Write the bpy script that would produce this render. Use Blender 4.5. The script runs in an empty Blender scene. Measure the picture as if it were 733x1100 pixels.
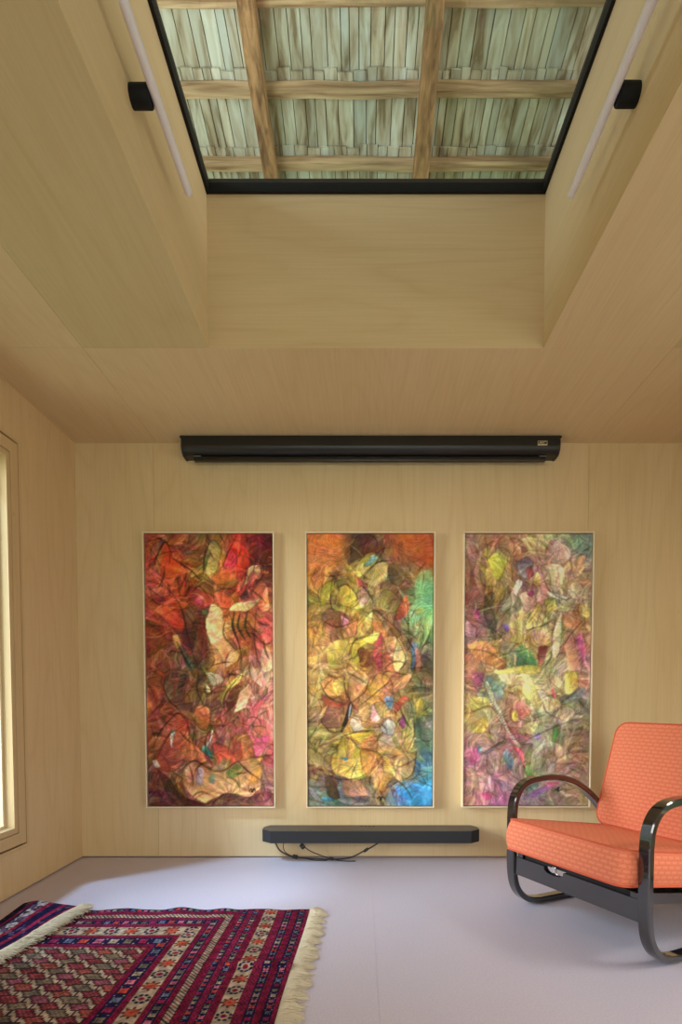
import bpy, bmesh, math, random
import numpy as np
from mathutils import Vector, Matrix
random.seed(7)
S = bpy.context.scene
COL = S.collection
PI = math.pi

# ------------------------------------------------------------------ helpers
def s2l(c):
    return tuple(((x/12.92) if x <= .04045 else ((x+.055)/1.055)**2.4) for x in c)
def rgb(r, g, b): return s2l((r/255, g/255, b/255)) + (1,)

def link(name, me, mat=None, parent=None):
    o = bpy.data.objects.new(name, me); COL.objects.link(o)
    if mat is not None:
        for m in (mat if isinstance(mat, (list, tuple)) else [mat]): me.materials.append(m)
    if parent is not None: o.parent = parent
    return o

def obj(name, bm, mat=None, parent=None, smooth=False, recalc=True):
    if recalc: bmesh.ops.recalc_face_normals(bm, faces=bm.faces)
    me = bpy.data.meshes.new(name); bm.to_mesh(me); bm.free()
    if smooth:
        me.polygons.foreach_set('use_smooth', [True]*len(me.polygons))
    return link(name, me, mat, parent)

def smooth_by_angle(o, ang=35):
    me = o.data
    me.polygons.foreach_set('use_smooth', [True]*len(me.polygons))
    me.set_sharp_from_angle(angle=math.radians(ang))

def tag(o, label, cat, group=None):
    o['label'] = label; o['category'] = cat
    if group: o['group'] = group
    return o
def struct(o): o['kind'] = 'structure'; return o
def empty(name, loc=(0,0,0), rz=0):
    o = bpy.data.objects.new(name, None); COL.objects.link(o)
    o.location = loc; o.rotation_euler = (0,0,rz); o.empty_display_size = .1
    return o

def box(bm, x0, x1, y0, y1, z0, z1, bevel=0, mi=0):
    vs = [bm.verts.new((x, y, z)) for z in (z0, z1) for y in (y0, y1) for x in (x0, x1)]
    fs = []
    for q in ((0,2,3,1),(4,5,7,6),(0,1,5,4),(2,6,7,3),(0,4,6,2),(1,3,7,5)):
        f = bm.faces.new([vs[i] for i in q]); f.material_index = mi; fs.append(f)
    if bevel:
        es = list({e for f in fs for e in f.edges})
        bmesh.ops.bevel(bm, geom=es, offset=bevel, segments=2, affect='EDGES', profile=.5)

def quad(bm, pts, mi=0):
    f = bm.faces.new([bm.verts.new(p) for p in pts]); f.material_index = mi; return f

def tube(bm, pts, r, seg=10, cap=True):
    pts = [Vector(p) for p in pts]; n = len(pts)
    rings = []
    t0 = (pts[1]-pts[0]).normalized()
    up = Vector((0,0,1)) if abs(t0.z) < .9 else Vector((1,0,0))
    nrm = (up - t0*up.dot(t0)).normalized()
    for i, p in enumerate(pts):
        t = (pts[min(i+1,n-1)]-pts[max(i-1,0)]).normalized()
        nrm = (nrm - t*nrm.dot(t)).normalized(); bi = t.cross(nrm)
        rr = r[i] if isinstance(r, (list, tuple)) else r
        rings.append([bm.verts.new(p + nrm*rr*math.cos(2*PI*k/seg) + bi*rr*math.sin(2*PI*k/seg)) for k in range(seg)])
    for a, b in zip(rings, rings[1:]):
        for k in range(seg): bm.faces.new((a[k], a[(k+1)%seg], b[(k+1)%seg], b[k]))
    if cap: bm.faces.new(rings[0][::-1]); bm.faces.new(rings[-1])

def catmull(P, n=8, closed=False):
    P = [Vector(p) for p in P]; out = []
    N = len(P); rng = range(N) if closed else range(N-1)
    for i in rng:
        if closed: a, b, c, d = P[i-1], P[i], P[(i+1)%N], P[(i+2)%N]
        else: a, b, c, d = P[max(i-1,0)], P[i], P[i+1], P[min(i+2,N-1)]
        for k in range(n):
            t = k/n
            out.append(.5*((2*b)+(c-a)*t+(2*a-5*b+4*c-d)*t*t+(3*b-a-3*c+d)*t**3))
    if not closed: out.append(P[-1])
    return out

# ------------------------------------------------------------------ materials
def newmat(name):
    m = bpy.data.materials.new(name); m.use_nodes = True
    nt = m.node_tree; return m, nt, nt.nodes, nt.links, nt.nodes['Principled BSDF']
def simple(name, col, rough=.5, metal=0, coat=0, spec=.5):
    m, nt, N, L, p = newmat(name)
    p.inputs['Base Color'].default_value = col; p.inputs['Roughness'].default_value = rough
    p.inputs['Metallic'].default_value = metal; p.inputs['Coat Weight'].default_value = coat
    p.inputs['Coat Roughness'].default_value = .04
    p.inputs['Specular IOR Level'].default_value = spec
    return m
def ramp(N, pts, interp='LINEAR'):
    r = N.new('ShaderNodeValToRGB'); e = r.color_ramp.elements; r.color_ramp.interpolation = interp
    while len(e) < len(pts): e.new(.5)
    for k, (p, c) in enumerate(pts): e[k].position = p; e[k].color = c
    return r

def birch(name, grain, tint=(1,1,1), seed=0.0, strength=1.0):
    """birch plywood; grain = axis along which the fibres run"""
    m, nt, N, L, p = newmat(name)
    tc = N.new('ShaderNodeTexCoord'); mp = N.new('ShaderNodeMapping')
    sc = {'X': (.16,1,1), 'Y': (1,.16,1), 'Z': (1,1,.16)}[grain]
    mp.inputs['Scale'].default_value = sc; mp.inputs['Location'].default_value = (seed, seed*1.7, seed*.6)
    L.new(tc.outputs['Object'], mp.inputs['Vector'])
    n1 = N.new('ShaderNodeTexNoise'); n1.inputs['Scale'].default_value = 2.6; n1.inputs['Detail'].default_value = 2.5
    n1.inputs['Roughness'].default_value = .45
    L.new(mp.outputs[0], n1.inputs['Vector'])
    mul = N.new('ShaderNodeMath'); mul.operation = 'MULTIPLY'; mul.inputs[1].default_value = 24
    L.new(n1.outputs[0], mul.inputs[0])
    fr = N.new('ShaderNodeMath'); fr.operation = 'PINGPONG'; fr.inputs[1].default_value = 1
    L.new(mul.outputs[0], fr.inputs[0])
    pw = N.new('ShaderNodeMath'); pw.operation = 'POWER'; pw.inputs[1].default_value = 3.5
    L.new(fr.outputs[0], pw.inputs[0])
    # fine fibres
    mp2 = N.new('ShaderNodeMapping')
    mp2.inputs['Scale'].default_value = {'X': (3,130,130), 'Y': (130,3,130), 'Z': (130,130,3)}[grain]
    L.new(tc.outputs['Object'], mp2.inputs['Vector'])
    n2 = N.new('ShaderNodeTexNoise'); n2.inputs['Scale'].default_value = 1; n2.inputs['Detail'].default_value = 3
    L.new(mp2.outputs[0], n2.inputs['Vector'])
    # soft blotches
    n3 = N.new('ShaderNodeTexNoise'); n3.inputs['Scale'].default_value = 1.7; n3.inputs['Detail'].default_value = 3
    L.new(mp.outputs[0], n3.inputs['Vector'])
    # knots
    vo = N.new('ShaderNodeTexVoronoi'); vo.inputs['Scale'].default_value = 2.3
    mp3 = N.new('ShaderNodeMapping'); mp3.inputs['Scale'].default_value = {'X': (.6,1,1), 'Y': (1,.6,1), 'Z': (1,1,.6)}[grain]
    mp3.inputs['Location'].default_value = (seed*2+.3, seed+.8, seed+.1)
    L.new(tc.outputs['Object'], mp3.inputs['Vector']); L.new(mp3.outputs[0], vo.inputs['Vector'])
    kn = ramp(N, [(0, (1,1,1,1)), (.016, (.8,.8,.8,1)), (.034, (0,0,0,1))]); L.new(vo.outputs['Distance'], kn.inputs[0])
    t = lambda c: tuple(a*b for a, b in zip(c, tint)) + (1,)
    base = ramp(N, [(.3, t((.690,.538,.312))), (.7, t((.745,.601,.370)))]); L.new(n3.outputs[0], base.inputs[0])
    a = N.new('ShaderNodeMix'); a.data_type = 'RGBA'; a.blend_type = 'MULTIPLY'
    a.inputs['B'].default_value = (.86,.79,.70,1)
    f1 = N.new('ShaderNodeMath'); f1.operation = 'MULTIPLY'; f1.inputs[1].default_value = .32*strength
    L.new(pw.outputs[0], f1.inputs[0]); L.new(f1.outputs[0], a.inputs['Factor']); L.new(base.outputs[0], a.inputs['A'])
    b = N.new('ShaderNodeMix'); b.data_type = 'RGBA'; b.blend_type = 'MULTIPLY'; b.inputs['B'].default_value = (.93,.90,.86,1)
    r2 = ramp(N, [(.35, (.65,.65,.65,1)), (.65, (0,0,0,1))]); L.new(n2.outputs[0], r2.inputs[0])
    L.new(r2.outputs[0], b.inputs['Factor']); L.new(a.outputs['Result'], b.inputs['A'])
    c = N.new('ShaderNodeMix'); c.data_type = 'RGBA'; c.inputs['B'].default_value = (.16,.085,.035,1)
    f3 = N.new('ShaderNodeMath'); f3.operation = 'MULTIPLY'; f3.inputs[1].default_value = .75
    L.new(kn.outputs[0], f3.inputs[0]); L.new(f3.outputs[0], c.inputs['Factor']); L.new(b.outputs['Result'], c.inputs['A'])
    L.new(c.outputs['Result'], p.inputs['Base Color'])
    p.inputs['Roughness'].default_value = .55; p.inputs['Specular IOR Level'].default_value = .25
    return m

def attr_mat(name, rough=.8, spec=.2, noise=0, nscale=300, bump=0):
    m, nt, N, L, p = newmat(name)
    a = N.new('ShaderNodeVertexColor'); a.layer_name = 'Col'
    src = a.outputs['Color']
    if noise:
        tc = N.new('ShaderNodeTexCoord'); n = N.new('ShaderNodeTexNoise'); n.inputs['Scale'].default_value = nscale
        n.inputs['Detail'].default_value = 2
        L.new(tc.outputs['Object'], n.inputs['Vector'])
        r = ramp(N, [(.3, (1-noise,)*3+(1,)), (.7, (1,1,1,1))]); L.new(n.outputs[0], r.inputs[0])
        mx = N.new('ShaderNodeMix'); mx.data_type = 'RGBA'; mx.blend_type = 'MULTIPLY'; mx.inputs['Factor'].default_value = 1
        L.new(src, mx.inputs['A']); L.new(r.outputs[0], mx.inputs['B']); src = mx.outputs['Result']
        if bump:
            bp = N.new('ShaderNodeBump'); bp.inputs['Strength'].default_value = bump; bp.inputs['Distance'].default_value = .002
            L.new(n.outputs[0], bp.inputs['Height']); L.new(bp.outputs[0], p.inputs['Normal'])
    L.new(src, p.inputs['Base Color'])
    p.inputs['Roughness'].default_value = rough; p.inputs['Specular IOR Level'].default_value = spec
    return m

def glass_mat(name, tint=(1,1,1,1), ior=1.45):
    m, nt, N, L, p = newmat(name); N.remove(p)
    out = N['Material Output']
    tr = N.new('ShaderNodeBsdfTransparent'); tr.inputs[0].default_value = tint
    gl = N.new('ShaderNodeBsdfGlossy'); gl.inputs['Roughness'].default_value = .01
    lw = N.new('ShaderNodeLayerWeight')
    pw = N.new('ShaderNodeMath'); pw.operation = 'POWER'; pw.inputs[1].default_value = 5; L.new(lw.outputs['Facing'], pw.inputs[0])
    f0 = ((ior-1)/(ior+1))**2*1.8
    fz = N.new('ShaderNodeMath'); fz.operation = 'MULTIPLY_ADD'; fz.inputs[1].default_value = 1-f0; fz.inputs[2].default_value = f0; L.new(pw.outputs[0], fz.inputs[0])
    mx = N.new('ShaderNodeMixShader'); L.new(fz.outputs[0], mx.inputs[0]); L.new(tr.outputs[0], mx.inputs[1]); L.new(gl.outputs[0], mx.inputs[2])
    L.new(mx.outputs[0], out.inputs[0])
    return m

BACK = birch('birch_back_wall', 'Z', (1,1,.95), 3.1)
BACKB = birch('birch_back_wall_sheet', 'Z', (1.02,1.0,.97), 5.7)
LEFT = birch('birch_left_wall', 'Z', (1,.98,.95), 8.3)
CEIL = birch('birch_ceiling', 'Y', (.91,.89,.86), 1.3, .7)  # same birch as the walls, tint lowered for the ceiling's dimmer light
CEILB = birch('birch_ceiling_dim', 'Y', (.81,.82,.75), 4.9, .7)  # greener sheet, tint darkened further to stand in for dim light
WELLX = birch('birch_well_face', 'X', (.93,.89,.84), 2.2, 1.0)
WELLY = birch('birch_well_side', 'Y', (1,.99,.97), 6.6, .6)
WOOD = birch('window_wood', 'Z', (.90,.85,.78), 7.2, .3)
PALEW = simple('frame_ash', rgb(238,222,190), .5)
BLACKM = simple('black_aluminium', (.008,.008,.008,1), .6, spec=.2)
SCREENM = simple('black_screen_metal', (.012,.011,.010,1), .36)
BLACKP = simple('black_plastic', (.016,.016,.018,1), .5)
BARTOP = simple('soundbar_top', (.075,.065,.058,1), .42)
BARFRONT = simple('soundbar_cloth', (.017,.017,.020,1), .8)
CABLE = simple('cable_rubber', (.02,.02,.024,1), .45)
OPAL = simple('opal_tube', (.80,.79,.83,1), .35)
LACQ = simple('black_lacquer', (.010,.010,.011,1), .14, coat=1.0)
LACQ.node_tree.nodes['Principled BSDF'].inputs['Coat IOR'].default_value = 1.75
CHROME = simple('chrome', (.85,.85,.87,1), .12, metal=1)
GREYM = simple('grey_aluminium', (.22,.23,.24,1), .5, metal=.2)
LABELM = simple('label_plate', (.030,.028,.022,1), .5)
CREAM = simple('label_cream', rgb(205,198,160), .5)
GROOVE = simple('groove_dark', (.035,.020,.009,1), .9)  # dark brown strip set in the groove between trim and casing
GAP = simple('joint_dark', (.10,.065,.035,1), .8)
WGLASS = glass_mat('window_glass', (.96,.98,.97,1))
RGLASS = glass_mat('roof_glass', (.90,.91,.87,1), 1.5)

# floor: pale lilac-grey linoleum
FLOOR, nt, N, L, p = newmat('lilac_linoleum')
tc = N.new('ShaderNodeTexCoord'); n = N.new('ShaderNodeTexNoise'); n.inputs['Scale'].default_value = 160; n.inputs['Detail'].default_value = 3
n2 = N.new('ShaderNodeTexNoise'); n2.inputs['Scale'].default_value = 9; n2.inputs['Detail'].default_value = 4
L.new(tc.outputs['Object'], n.inputs['Vector']); L.new(tc.outputs['Object'], n2.inputs['Vector'])
ad = N.new('ShaderNodeMath'); ad.operation = 'ADD'; L.new(n.outputs[0], ad.inputs[0]); L.new(n2.outputs[0], ad.inputs[1])
r = ramp(N, [(.35, (.530,.485,.575,1)), (.65, (.595,.548,.645,1))]); 
hf = N.new('ShaderNodeMath'); hf.operation = 'MULTIPLY'; hf.inputs[1].default_value = 1.0
L.new(n.outputs[0], hf.inputs[0]); L.new(hf.outputs[0], r.inputs[0]); L.new(r.outputs[0], p.inputs['Base Color'])
p.inputs['Roughness'].default_value = .42; p.inputs['Specular IOR Level'].default_value = .35

# ------------------------------------------------------------------ room shell
XL, XR = -1.603, 2.05          # side walls
YB = -4.6                      # wall behind the camera
ZC = 2.342
WX0, WX1, WY1, WY0, WZ = -.625, .746, -.875, -2.95, 2.95   # skylight well
T = .0012

bm = bmesh.new()
for x0, x1 in ((XL-.12, .053-T*.5), (.053+T*.5, XR+.12)):
    box(bm, x0, x1, YB-.1, .12, -.03, 0)
box(bm, XL-.12, XR+.12, YB-.1, .12, -.06, -.0302)
box(bm, .053-T*.45, .053+T*.45, YB-.1, .0, -.02, -.0005)
struct(obj('floor', bm, FLOOR))

# back wall: three full height sheets with hairline joints and a dark joint at the floor
bm = bmesh.new()
for k, (x0, x1) in enumerate(((XL-.12, -1.164-T*.6), (-1.164+T*.6, 1.278-T*.6), (1.278+T*.6, XR+.12))):
    box(bm, x0, x1, 0, .04, .007, ZC+.02, mi=k % 2)
box(bm, XL-.12, XR+.12, .041, .12, 0, ZC+.3, mi=2)
struct(obj('wall_back', bm, [BACK, BACKB, GAP]))

# left wall round the window opening
WA, WB_ = -.531, -1.93         # window far and near edge (outer trim line)
WZ0, WZ1 = .20, 2.119
bm = bmesh.new()
t = .16
box(bm, XL-t, XL, WA, .0, .007, ZC+.02)
box(bm, XL-t, XL, YB, WB_, .007, ZC+.02)
box(bm, XL-t, XL, WB_, WA, .007, WZ0)
box(bm, XL-t, XL, WB_, WA, WZ1, ZC+.02)
struct(obj('wall_left', bm, LEFT))

# right wall with a second window (outside the picture)
bm = bmesh.new()
R0, R1, RZ0, RZ1 = -1.3, -3.9, .25, 2.12
box(bm, XR, XR+t, R0, .0, .007, ZC+.02); box(bm, XR, XR+t, YB, R1, .007, ZC+.02)
box(bm, XR, XR+t, R1, R0, .007, RZ0); box(bm, XR, XR+t, R1, R0, RZ1, ZC+.02)
struct(obj('wall_right', bm, LEFT))
# wall behind the camera with a glazed door opening
bm = bmesh.new()
D0, D1, DZ1 = -1.2, 1.5, 2.15
box(bm, XL-t, D0, YB-t, YB, .0, ZC+.02); box(bm, D1, XR+t, YB-t, YB, .0, ZC+.02)
box(bm, D0, D1, YB-t, YB, DZ1, ZC+.02)
struct(obj('wall_behind', bm, BACK))

# ceiling sheets
bm = bmesh.new()
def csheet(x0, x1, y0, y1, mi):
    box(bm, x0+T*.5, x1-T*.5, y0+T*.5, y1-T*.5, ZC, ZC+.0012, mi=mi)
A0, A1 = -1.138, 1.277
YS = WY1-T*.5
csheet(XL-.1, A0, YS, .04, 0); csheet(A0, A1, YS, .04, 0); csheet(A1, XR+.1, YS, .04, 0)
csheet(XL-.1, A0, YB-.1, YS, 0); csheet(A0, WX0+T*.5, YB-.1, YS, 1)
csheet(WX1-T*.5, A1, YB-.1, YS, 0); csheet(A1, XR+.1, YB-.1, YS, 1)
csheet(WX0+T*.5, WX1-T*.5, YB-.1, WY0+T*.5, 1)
# dark backing above the joints, leaving the well open
for x0, x1, y0, y1 in ((XL-.16, XR+.16, WY1+.018, .12), (XL-.16, XR+.16, YB-.16, WY0-.018), (XL-.16, WX0-.018, WY0-.018, WY1+.018), (WX1+.018, XR+.16, WY0-.018, WY1+.018)):
    box(bm, x0, x1, y0, y1, ZC+.0185, ZC+.30, mi=2)
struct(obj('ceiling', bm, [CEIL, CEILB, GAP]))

# well lining: far, near, left and right
def lining(name, x0, x1, y0, y1, m):
    bm = bmesh.new(); box(bm, x0, x1, y0, y1, ZC+.0012, WZ+.03); return struct(obj(name, bm, m))
lining('trim_1', WX0-.018, WX1+.018, WY1, WY1+.018, WELLX)
lining('trim_2', WX0-.018, WX1+.018, WY0-.018, WY0, WELLX)
lining('trim_3', WX0-.018, WX0, WY0, WY1, WELLY)
lining('trim_4', WX1, WX1+.018, WY0, WY1, WELLY)
# skylight: black frame ring and a pane
sk = struct(empty('window_2', (0, 0, 0)))
bm = bmesh.new()
fw = .012
z0, z1 = WZ-.001, WZ+.05
box(bm, WX0, WX1, WY1-fw, WY1, z0, z1); box(bm, WX0, WX1, WY0, WY0+fw, z0, z1)
box(bm, WX0, WX0+fw, WY0+fw, WY1-fw, z0, z1); box(bm, WX1-fw, WX1, WY0+fw, WY1-fw, z0, z1)
obj('window_frame', bm, BLACKM, sk)
bm = bmesh.new(); quad(bm, [(WX0+.002, WY0+.002, z0+.018), (WX1-.002, WY0+.002, z0+.018), (WX1-.002, WY1-.002, z0+.018), (WX0+.002, WY1-.002, z0+.018)])
obj('window_pane', bm, RGLASS, sk)

# ------------------------------------------------------------------ windows in the walls
def ring(bm, y0, y1, z0, z1, w, x0, x1):
    """frame ring lying in the plane X = const; y0>y1"""
    box(bm, x0, x1, y1, y0, z1-w, z1); box(bm, x0, x1, y1, y0, z0, z0+w)
    box(bm, x0, x1, y0-w, y0, z0+w, z1-w); box(bm, x0, x1, y1, y1+w, z0+w, z1-w)
w1 = struct(empty('window_1', (0, 0, 0)))
bm = bmesh.new(); ring(bm, WA-.001, WB_+.001, WZ0+.001, WZ1-.001, .018, XL-.10, XL+.002); obj('window_trim', bm, WOOD, w1)
bm = bmesh.new(); ring(bm, WA-.029, WB_+.029, WZ0+.029, WZ1-.029, .054, XL-.10, XL+.004); obj('window_casing', bm, WOOD, w1)
bm = bmesh.new(); ring(bm, WA-.0865, WB_+.0865, WZ0+.0865, WZ1-.0865, .026, XL-.085, XL+.0005); obj('window_sash', bm, WOOD, w1)
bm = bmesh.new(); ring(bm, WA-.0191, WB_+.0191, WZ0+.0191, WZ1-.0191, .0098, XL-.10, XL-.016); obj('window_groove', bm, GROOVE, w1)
bm = bmesh.new(); ring(bm, WA-.112, WB_+.112, WZ0+.112, WZ1-.112, .012, XL-.072, XL-.045); obj('window_bead', bm, PALEW, w1)
bm = bmesh.new(); ring(bm, WA-.05, WB_+.05, WZ0+.05, WZ1-.05, .080, XL-.158, XL-.0725); obj('window_cladding', bm, GREYM, w1)
bm = bmesh.new(); quad(bm, [(XL-.09, WA-.11, WZ0+.11), (XL-.09, WB_+.11, WZ0+.11), (XL-.09, WB_+.11, WZ1-.11), (XL-.09, WA-.11, WZ1-.11)])
obj('window_pane', bm, WGLASS, w1)
w3 = struct(empty('window_3', (0, 0, 0)))
bm = bmesh.new(); ring(bm, R0-.001, R1+.001, RZ0+.001, RZ1-.001, .09, XR-.002, XR+.10); obj('window_casing', bm, WOOD, w3)
bm = bmesh.new(); quad(bm, [(XR+.06, R0-.08, RZ0+.08), (XR+.06, R1+.08, RZ0+.08), (XR+.06, R1+.08, RZ1-.08), (XR+.06, R0-.08, RZ1-.08)])
obj('window_pane', bm, WGLASS, w3)
d1 = struct(empty('door_1', (0, 0, 0)))
bm = bmesh.new()
for x0, x1 in ((D0, D0+.08), ((D0+D1)/2-.05, (D0+D1)/2+.05), (D1-.08, D1)): box(bm, x0, x1, YB-.10, YB-.04, .0, DZ1)
for z0, z1 in ((.0, .10), (DZ1-.09, DZ1)): box(bm, D0+.08, (D0+D1)/2-.05, YB-.10, YB-.04, z0, z1); box(bm, (D0+D1)/2+.05, D1-.08, YB-.10, YB-.04, z0, z1)
obj('door_frame', bm, WOOD, d1)
bm = bmesh.new(); quad(bm, [(D0+.05, YB-.07, .05), (D1-.05, YB-.07, .05), (D1-.05, YB-.07, DZ1-.05), (D0+.05, YB-.07, DZ1-.05)])
obj('door_pane', bm, WGLASS, d1)

# ------------------------------------------------------------------ barn roof over the skylight
SL = .2
def zr(y, z0=4.2): return z0 - SL*y
def wood_mat(name, c0, c1, grain):
    m, nt, N, L, p = newmat(name)
    tc = N.new('ShaderNodeTexCoord'); mp = N.new('ShaderNodeMapping')
    mp.inputs['Scale'].default_value = {'X': (1.5,26,26), 'Y': (26,1.5,26)}[grain]
    L.new(tc.outputs['Object'], mp.inputs['Vector'])
    n = N.new('ShaderNodeTexNoise'); n.inputs['Scale'].default_value = 1.6; n.inputs['Detail'].default_value = 5; n.inputs['Distortion'].default_value = .6
    L.new(mp.outputs[0], n.inputs['Vector'])
    r = ramp(N, [(.3, c0), (.7, c1)]); L.new(n.outputs[0], r.inputs[0])
    L.new(r.outputs[0], p.inputs['Base Color']); p.inputs['Roughness'].default_value = .85
    return m
RAFT = wood_mat('old_rafter', rgb(96,66,40), rgb(176,136,92), 'Y')
BATT = wood_mat('old_batten', rgb(128,98,68), rgb(206,178,138), 'X')
SHING, nt, N, L, p = newmat('weathered_shingles')
va = N.new('ShaderNodeVertexColor'); va.layer_name = 'Col'
tc = N.new('ShaderNodeTexCoord'); mp = N.new('ShaderNodeMapping'); mp.inputs['Scale'].default_value = (11,2.0,2.0)
L.new(tc.outputs['Object'], mp.inputs['Vector'])
n = N.new('ShaderNodeTexNoise'); n.inputs['Scale'].default_value = 1.6; n.inputs['Detail'].default_value = 7; n.inputs['Distortion'].default_value = .7
L.new(mp.outputs[0], n.inputs['Vector'])
r = ramp(N, [(.34, rgb(140,126,100)), (.46, rgb(186,180,156)), (.62, rgb(212,216,200))]); L.new(n.outputs[0], r.inputs[0])
mx = N.new('ShaderNodeMix'); mx.data_type = 'RGBA'; mx.blend_type = 'MULTIPLY'; mx.inputs['Factor'].default_value = 1
L.new(r.outputs[0], mx.inputs['A']); L.new(va.outputs[0], mx.inputs['B']); L.new(mx.outputs['Result'], p.inputs['Base Color'])
p.inputs['Roughness'].default_value = .9

RX0, RX1 = -3.4, 3.4
bat_y = [-.345+.358*(k-14) for k in range(19)]
rng = random.Random(3)
bm = bmesh.new(); cl = bm.loops.layers.float_color.new('Col')
for k, y in enumerate(bat_y):
    x = RX0
    while x < RX1:
        wd = rng.uniform(.042, .088)
        y0 = y - rng.uniform(.055, .075); y1 = y + .358 + .06
        za, zb = rng.uniform(.075,.080), rng.uniform(.096, .103)
        tone = rng.uniform(.74, 1.05); warm = rng.uniform(-.05, .05)
        c = (tone*(1+warm), tone, tone*(1-warm), 1)
        tlt = rng.uniform(-.004, .004); g = .0022
        vs = []
        for (px, py, dz) in ((x+g, y0, za), (x+wd-g, y0, za+tlt), (x+wd-g, y1, zb+tlt), (x+g, y1, zb)):
            vs.append(bm.verts.new((px, py, zr(py)+dz)))
        tv = [bm.verts.new(v.co + Vector((0, .002, .011))) for v in vs]
        fs = [bm.faces.new(vs), bm.faces.new(tv[::-1])]
        for i in range(4): fs.append(bm.faces.new((vs[i], vs[(i+1)%4], tv[(i+1)%4], tv[i])))
        for f in fs:
            for lp in f.loops: lp[cl] = c
        x += wd
struct(obj('roof', bm, SHING))
bm = bmesh.new(); ya, yb = bat_y[0]-.1, bat_y[-1]+.45
for dz in (.125, .14): quad(bm, [(RX0, ya, zr(ya)+dz), (RX1, ya, zr(ya)+dz), (RX1, yb, zr(yb)+dz), (RX0, yb, zr(yb)+dz)])
struct(obj('roof_underlay', bm, GAP))
for k, y in enumerate(bat_y):
    bm = bmesh.new(); n = 26
    rows = []
    for i in range(n+1):
        x = RX0+(RX1-RX0)*i/n; j = rng.uniform(-.005,.005); h = rng.uniform(-.004,.004)
        rows.append([bm.verts.new((x, y+a+j, zr(y+a)+b+h)) for a, b in ((-.024,.074),(-.023,.036),(-.020,.032),(.020,.031),(.024,.035),(.024,.072))])
    for a, b in zip(rows, rows[1:]):
        for i in range(6): bm.faces.new((a[i], a[(i+1)%6], b[(i+1)%6], b[i]))
    bm.faces.new(rows[0]); bm.faces.new(rows[-1][::-1])
    o = struct(obj('roof_batten', bm, BATT)); smooth_by_angle(o, 40)
for k in range(-2, 4):
    xc = -.548 + .905*k
    bm = bmesh.new(); rows = []; n = 20
    for i in range(n+1):
        y = ya+.05+(yb-ya-.1)*i/n; j = rng.uniform(-.006,.006)
        w = .042 + rng.uniform(-.004,.004)
        rows.append([bm.verts.new((xc+j+a, y, zr(y)+b)) for a, b in ((-w,.005),(-w,-.085),(-w+.006,-.092),(w-.006,-.092),(w,-.085),(w,.005))])
    for a, b in zip(rows, rows[1:]):
        for i in range(6): bm.faces.new((a[i], a[(i+1)%6], b[(i+1)%6], b[i]))
    bm.faces.new(rows[0]); bm.faces.new(rows[-1][::-1])
    o = struct(obj('roof_rafter', bm, RAFT)); smooth_by_angle(o, 40)

# unseen boards added over the left wall to block low light from the skylight
bm = bmesh.new(); y = -5.4
while y < 1.7:
    wd = rng.uniform(.14, .20)
    box(bm, -1.86+rng.uniform(-.004,.004), -1.835, y+.001, y+wd-.001, ZC+.301, min(zr(y+wd), zr(y))-.10)
    y += wd
struct(obj('light_blocker', bm, BATT))

# meadow outside
GRASS, nt, N, L, p = newmat('meadow_green')
tc = N.new('ShaderNodeTexCoord'); n = N.new('ShaderNodeTexNoise'); n.inputs['Scale'].default_value = 3; n.inputs['Detail'].default_value = 6
L.new(tc.outputs['Object'], n.inputs['Vector']); r = ramp(N, [(.3, (.15,.20,.06,1)), (.7, (.32,.37,.16,1))]); L.new(n.outputs[0], r.inputs[0])
L.new(r.outputs[0], p.inputs['Base Color']); p.inputs['Roughness'].default_value = 1
bm = bmesh.new(); quad(bm, [(-40,-40,-.35), (40,-40,-.35), (40,40,-.35), (-40,40,-.35)])
struct(obj('ground', bm, GRASS))

# ------------------------------------------------------------------ painted canvases
def vnoise(h, w, cell, seed):
    rs = np.random.RandomState(seed)
    gh, gw = int(h/cell)+3, int(w/cell)+3
    g = rs.rand(gh, gw)
    yy, xx = np.mgrid[0:h, 0:w]/float(cell)
    y0, x0 = yy.astype(int), xx.astype(int); fy, fx = yy-y0, xx-x0
    fy = fy*fy*(3-2*fy); fx = fx*fx*(3-2*fx)
    return (g[y0,x0]*(1-fx)+g[y0,x0+1]*fx)*(1-fy)+(g[y0+1,x0]*(1-fx)+g[y0+1,x0+1]*fx)*fy
def fbm(h, w, cell, seed, o=3):
    a = 0; t = 0
    for k in range(o):
        a = a + vnoise(h, w, max(cell/2**k, 1.5), seed+k*17)*.5**k; t += .5**k
    return a/t
def blur(a, r):
    for ax in (0, 1):
        p = np.concatenate([np.repeat(a.take([0], ax), r+1, ax), a, np.repeat(a.take([-1], ax), r, ax)], ax)
        c = np.cumsum(p, ax); n = a.shape[ax]
        a = (np.take(c, range(2*r+1, 2*r+1+n), ax)-np.take(c, range(0, n), ax))/(2*r+1)
    return a

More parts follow.
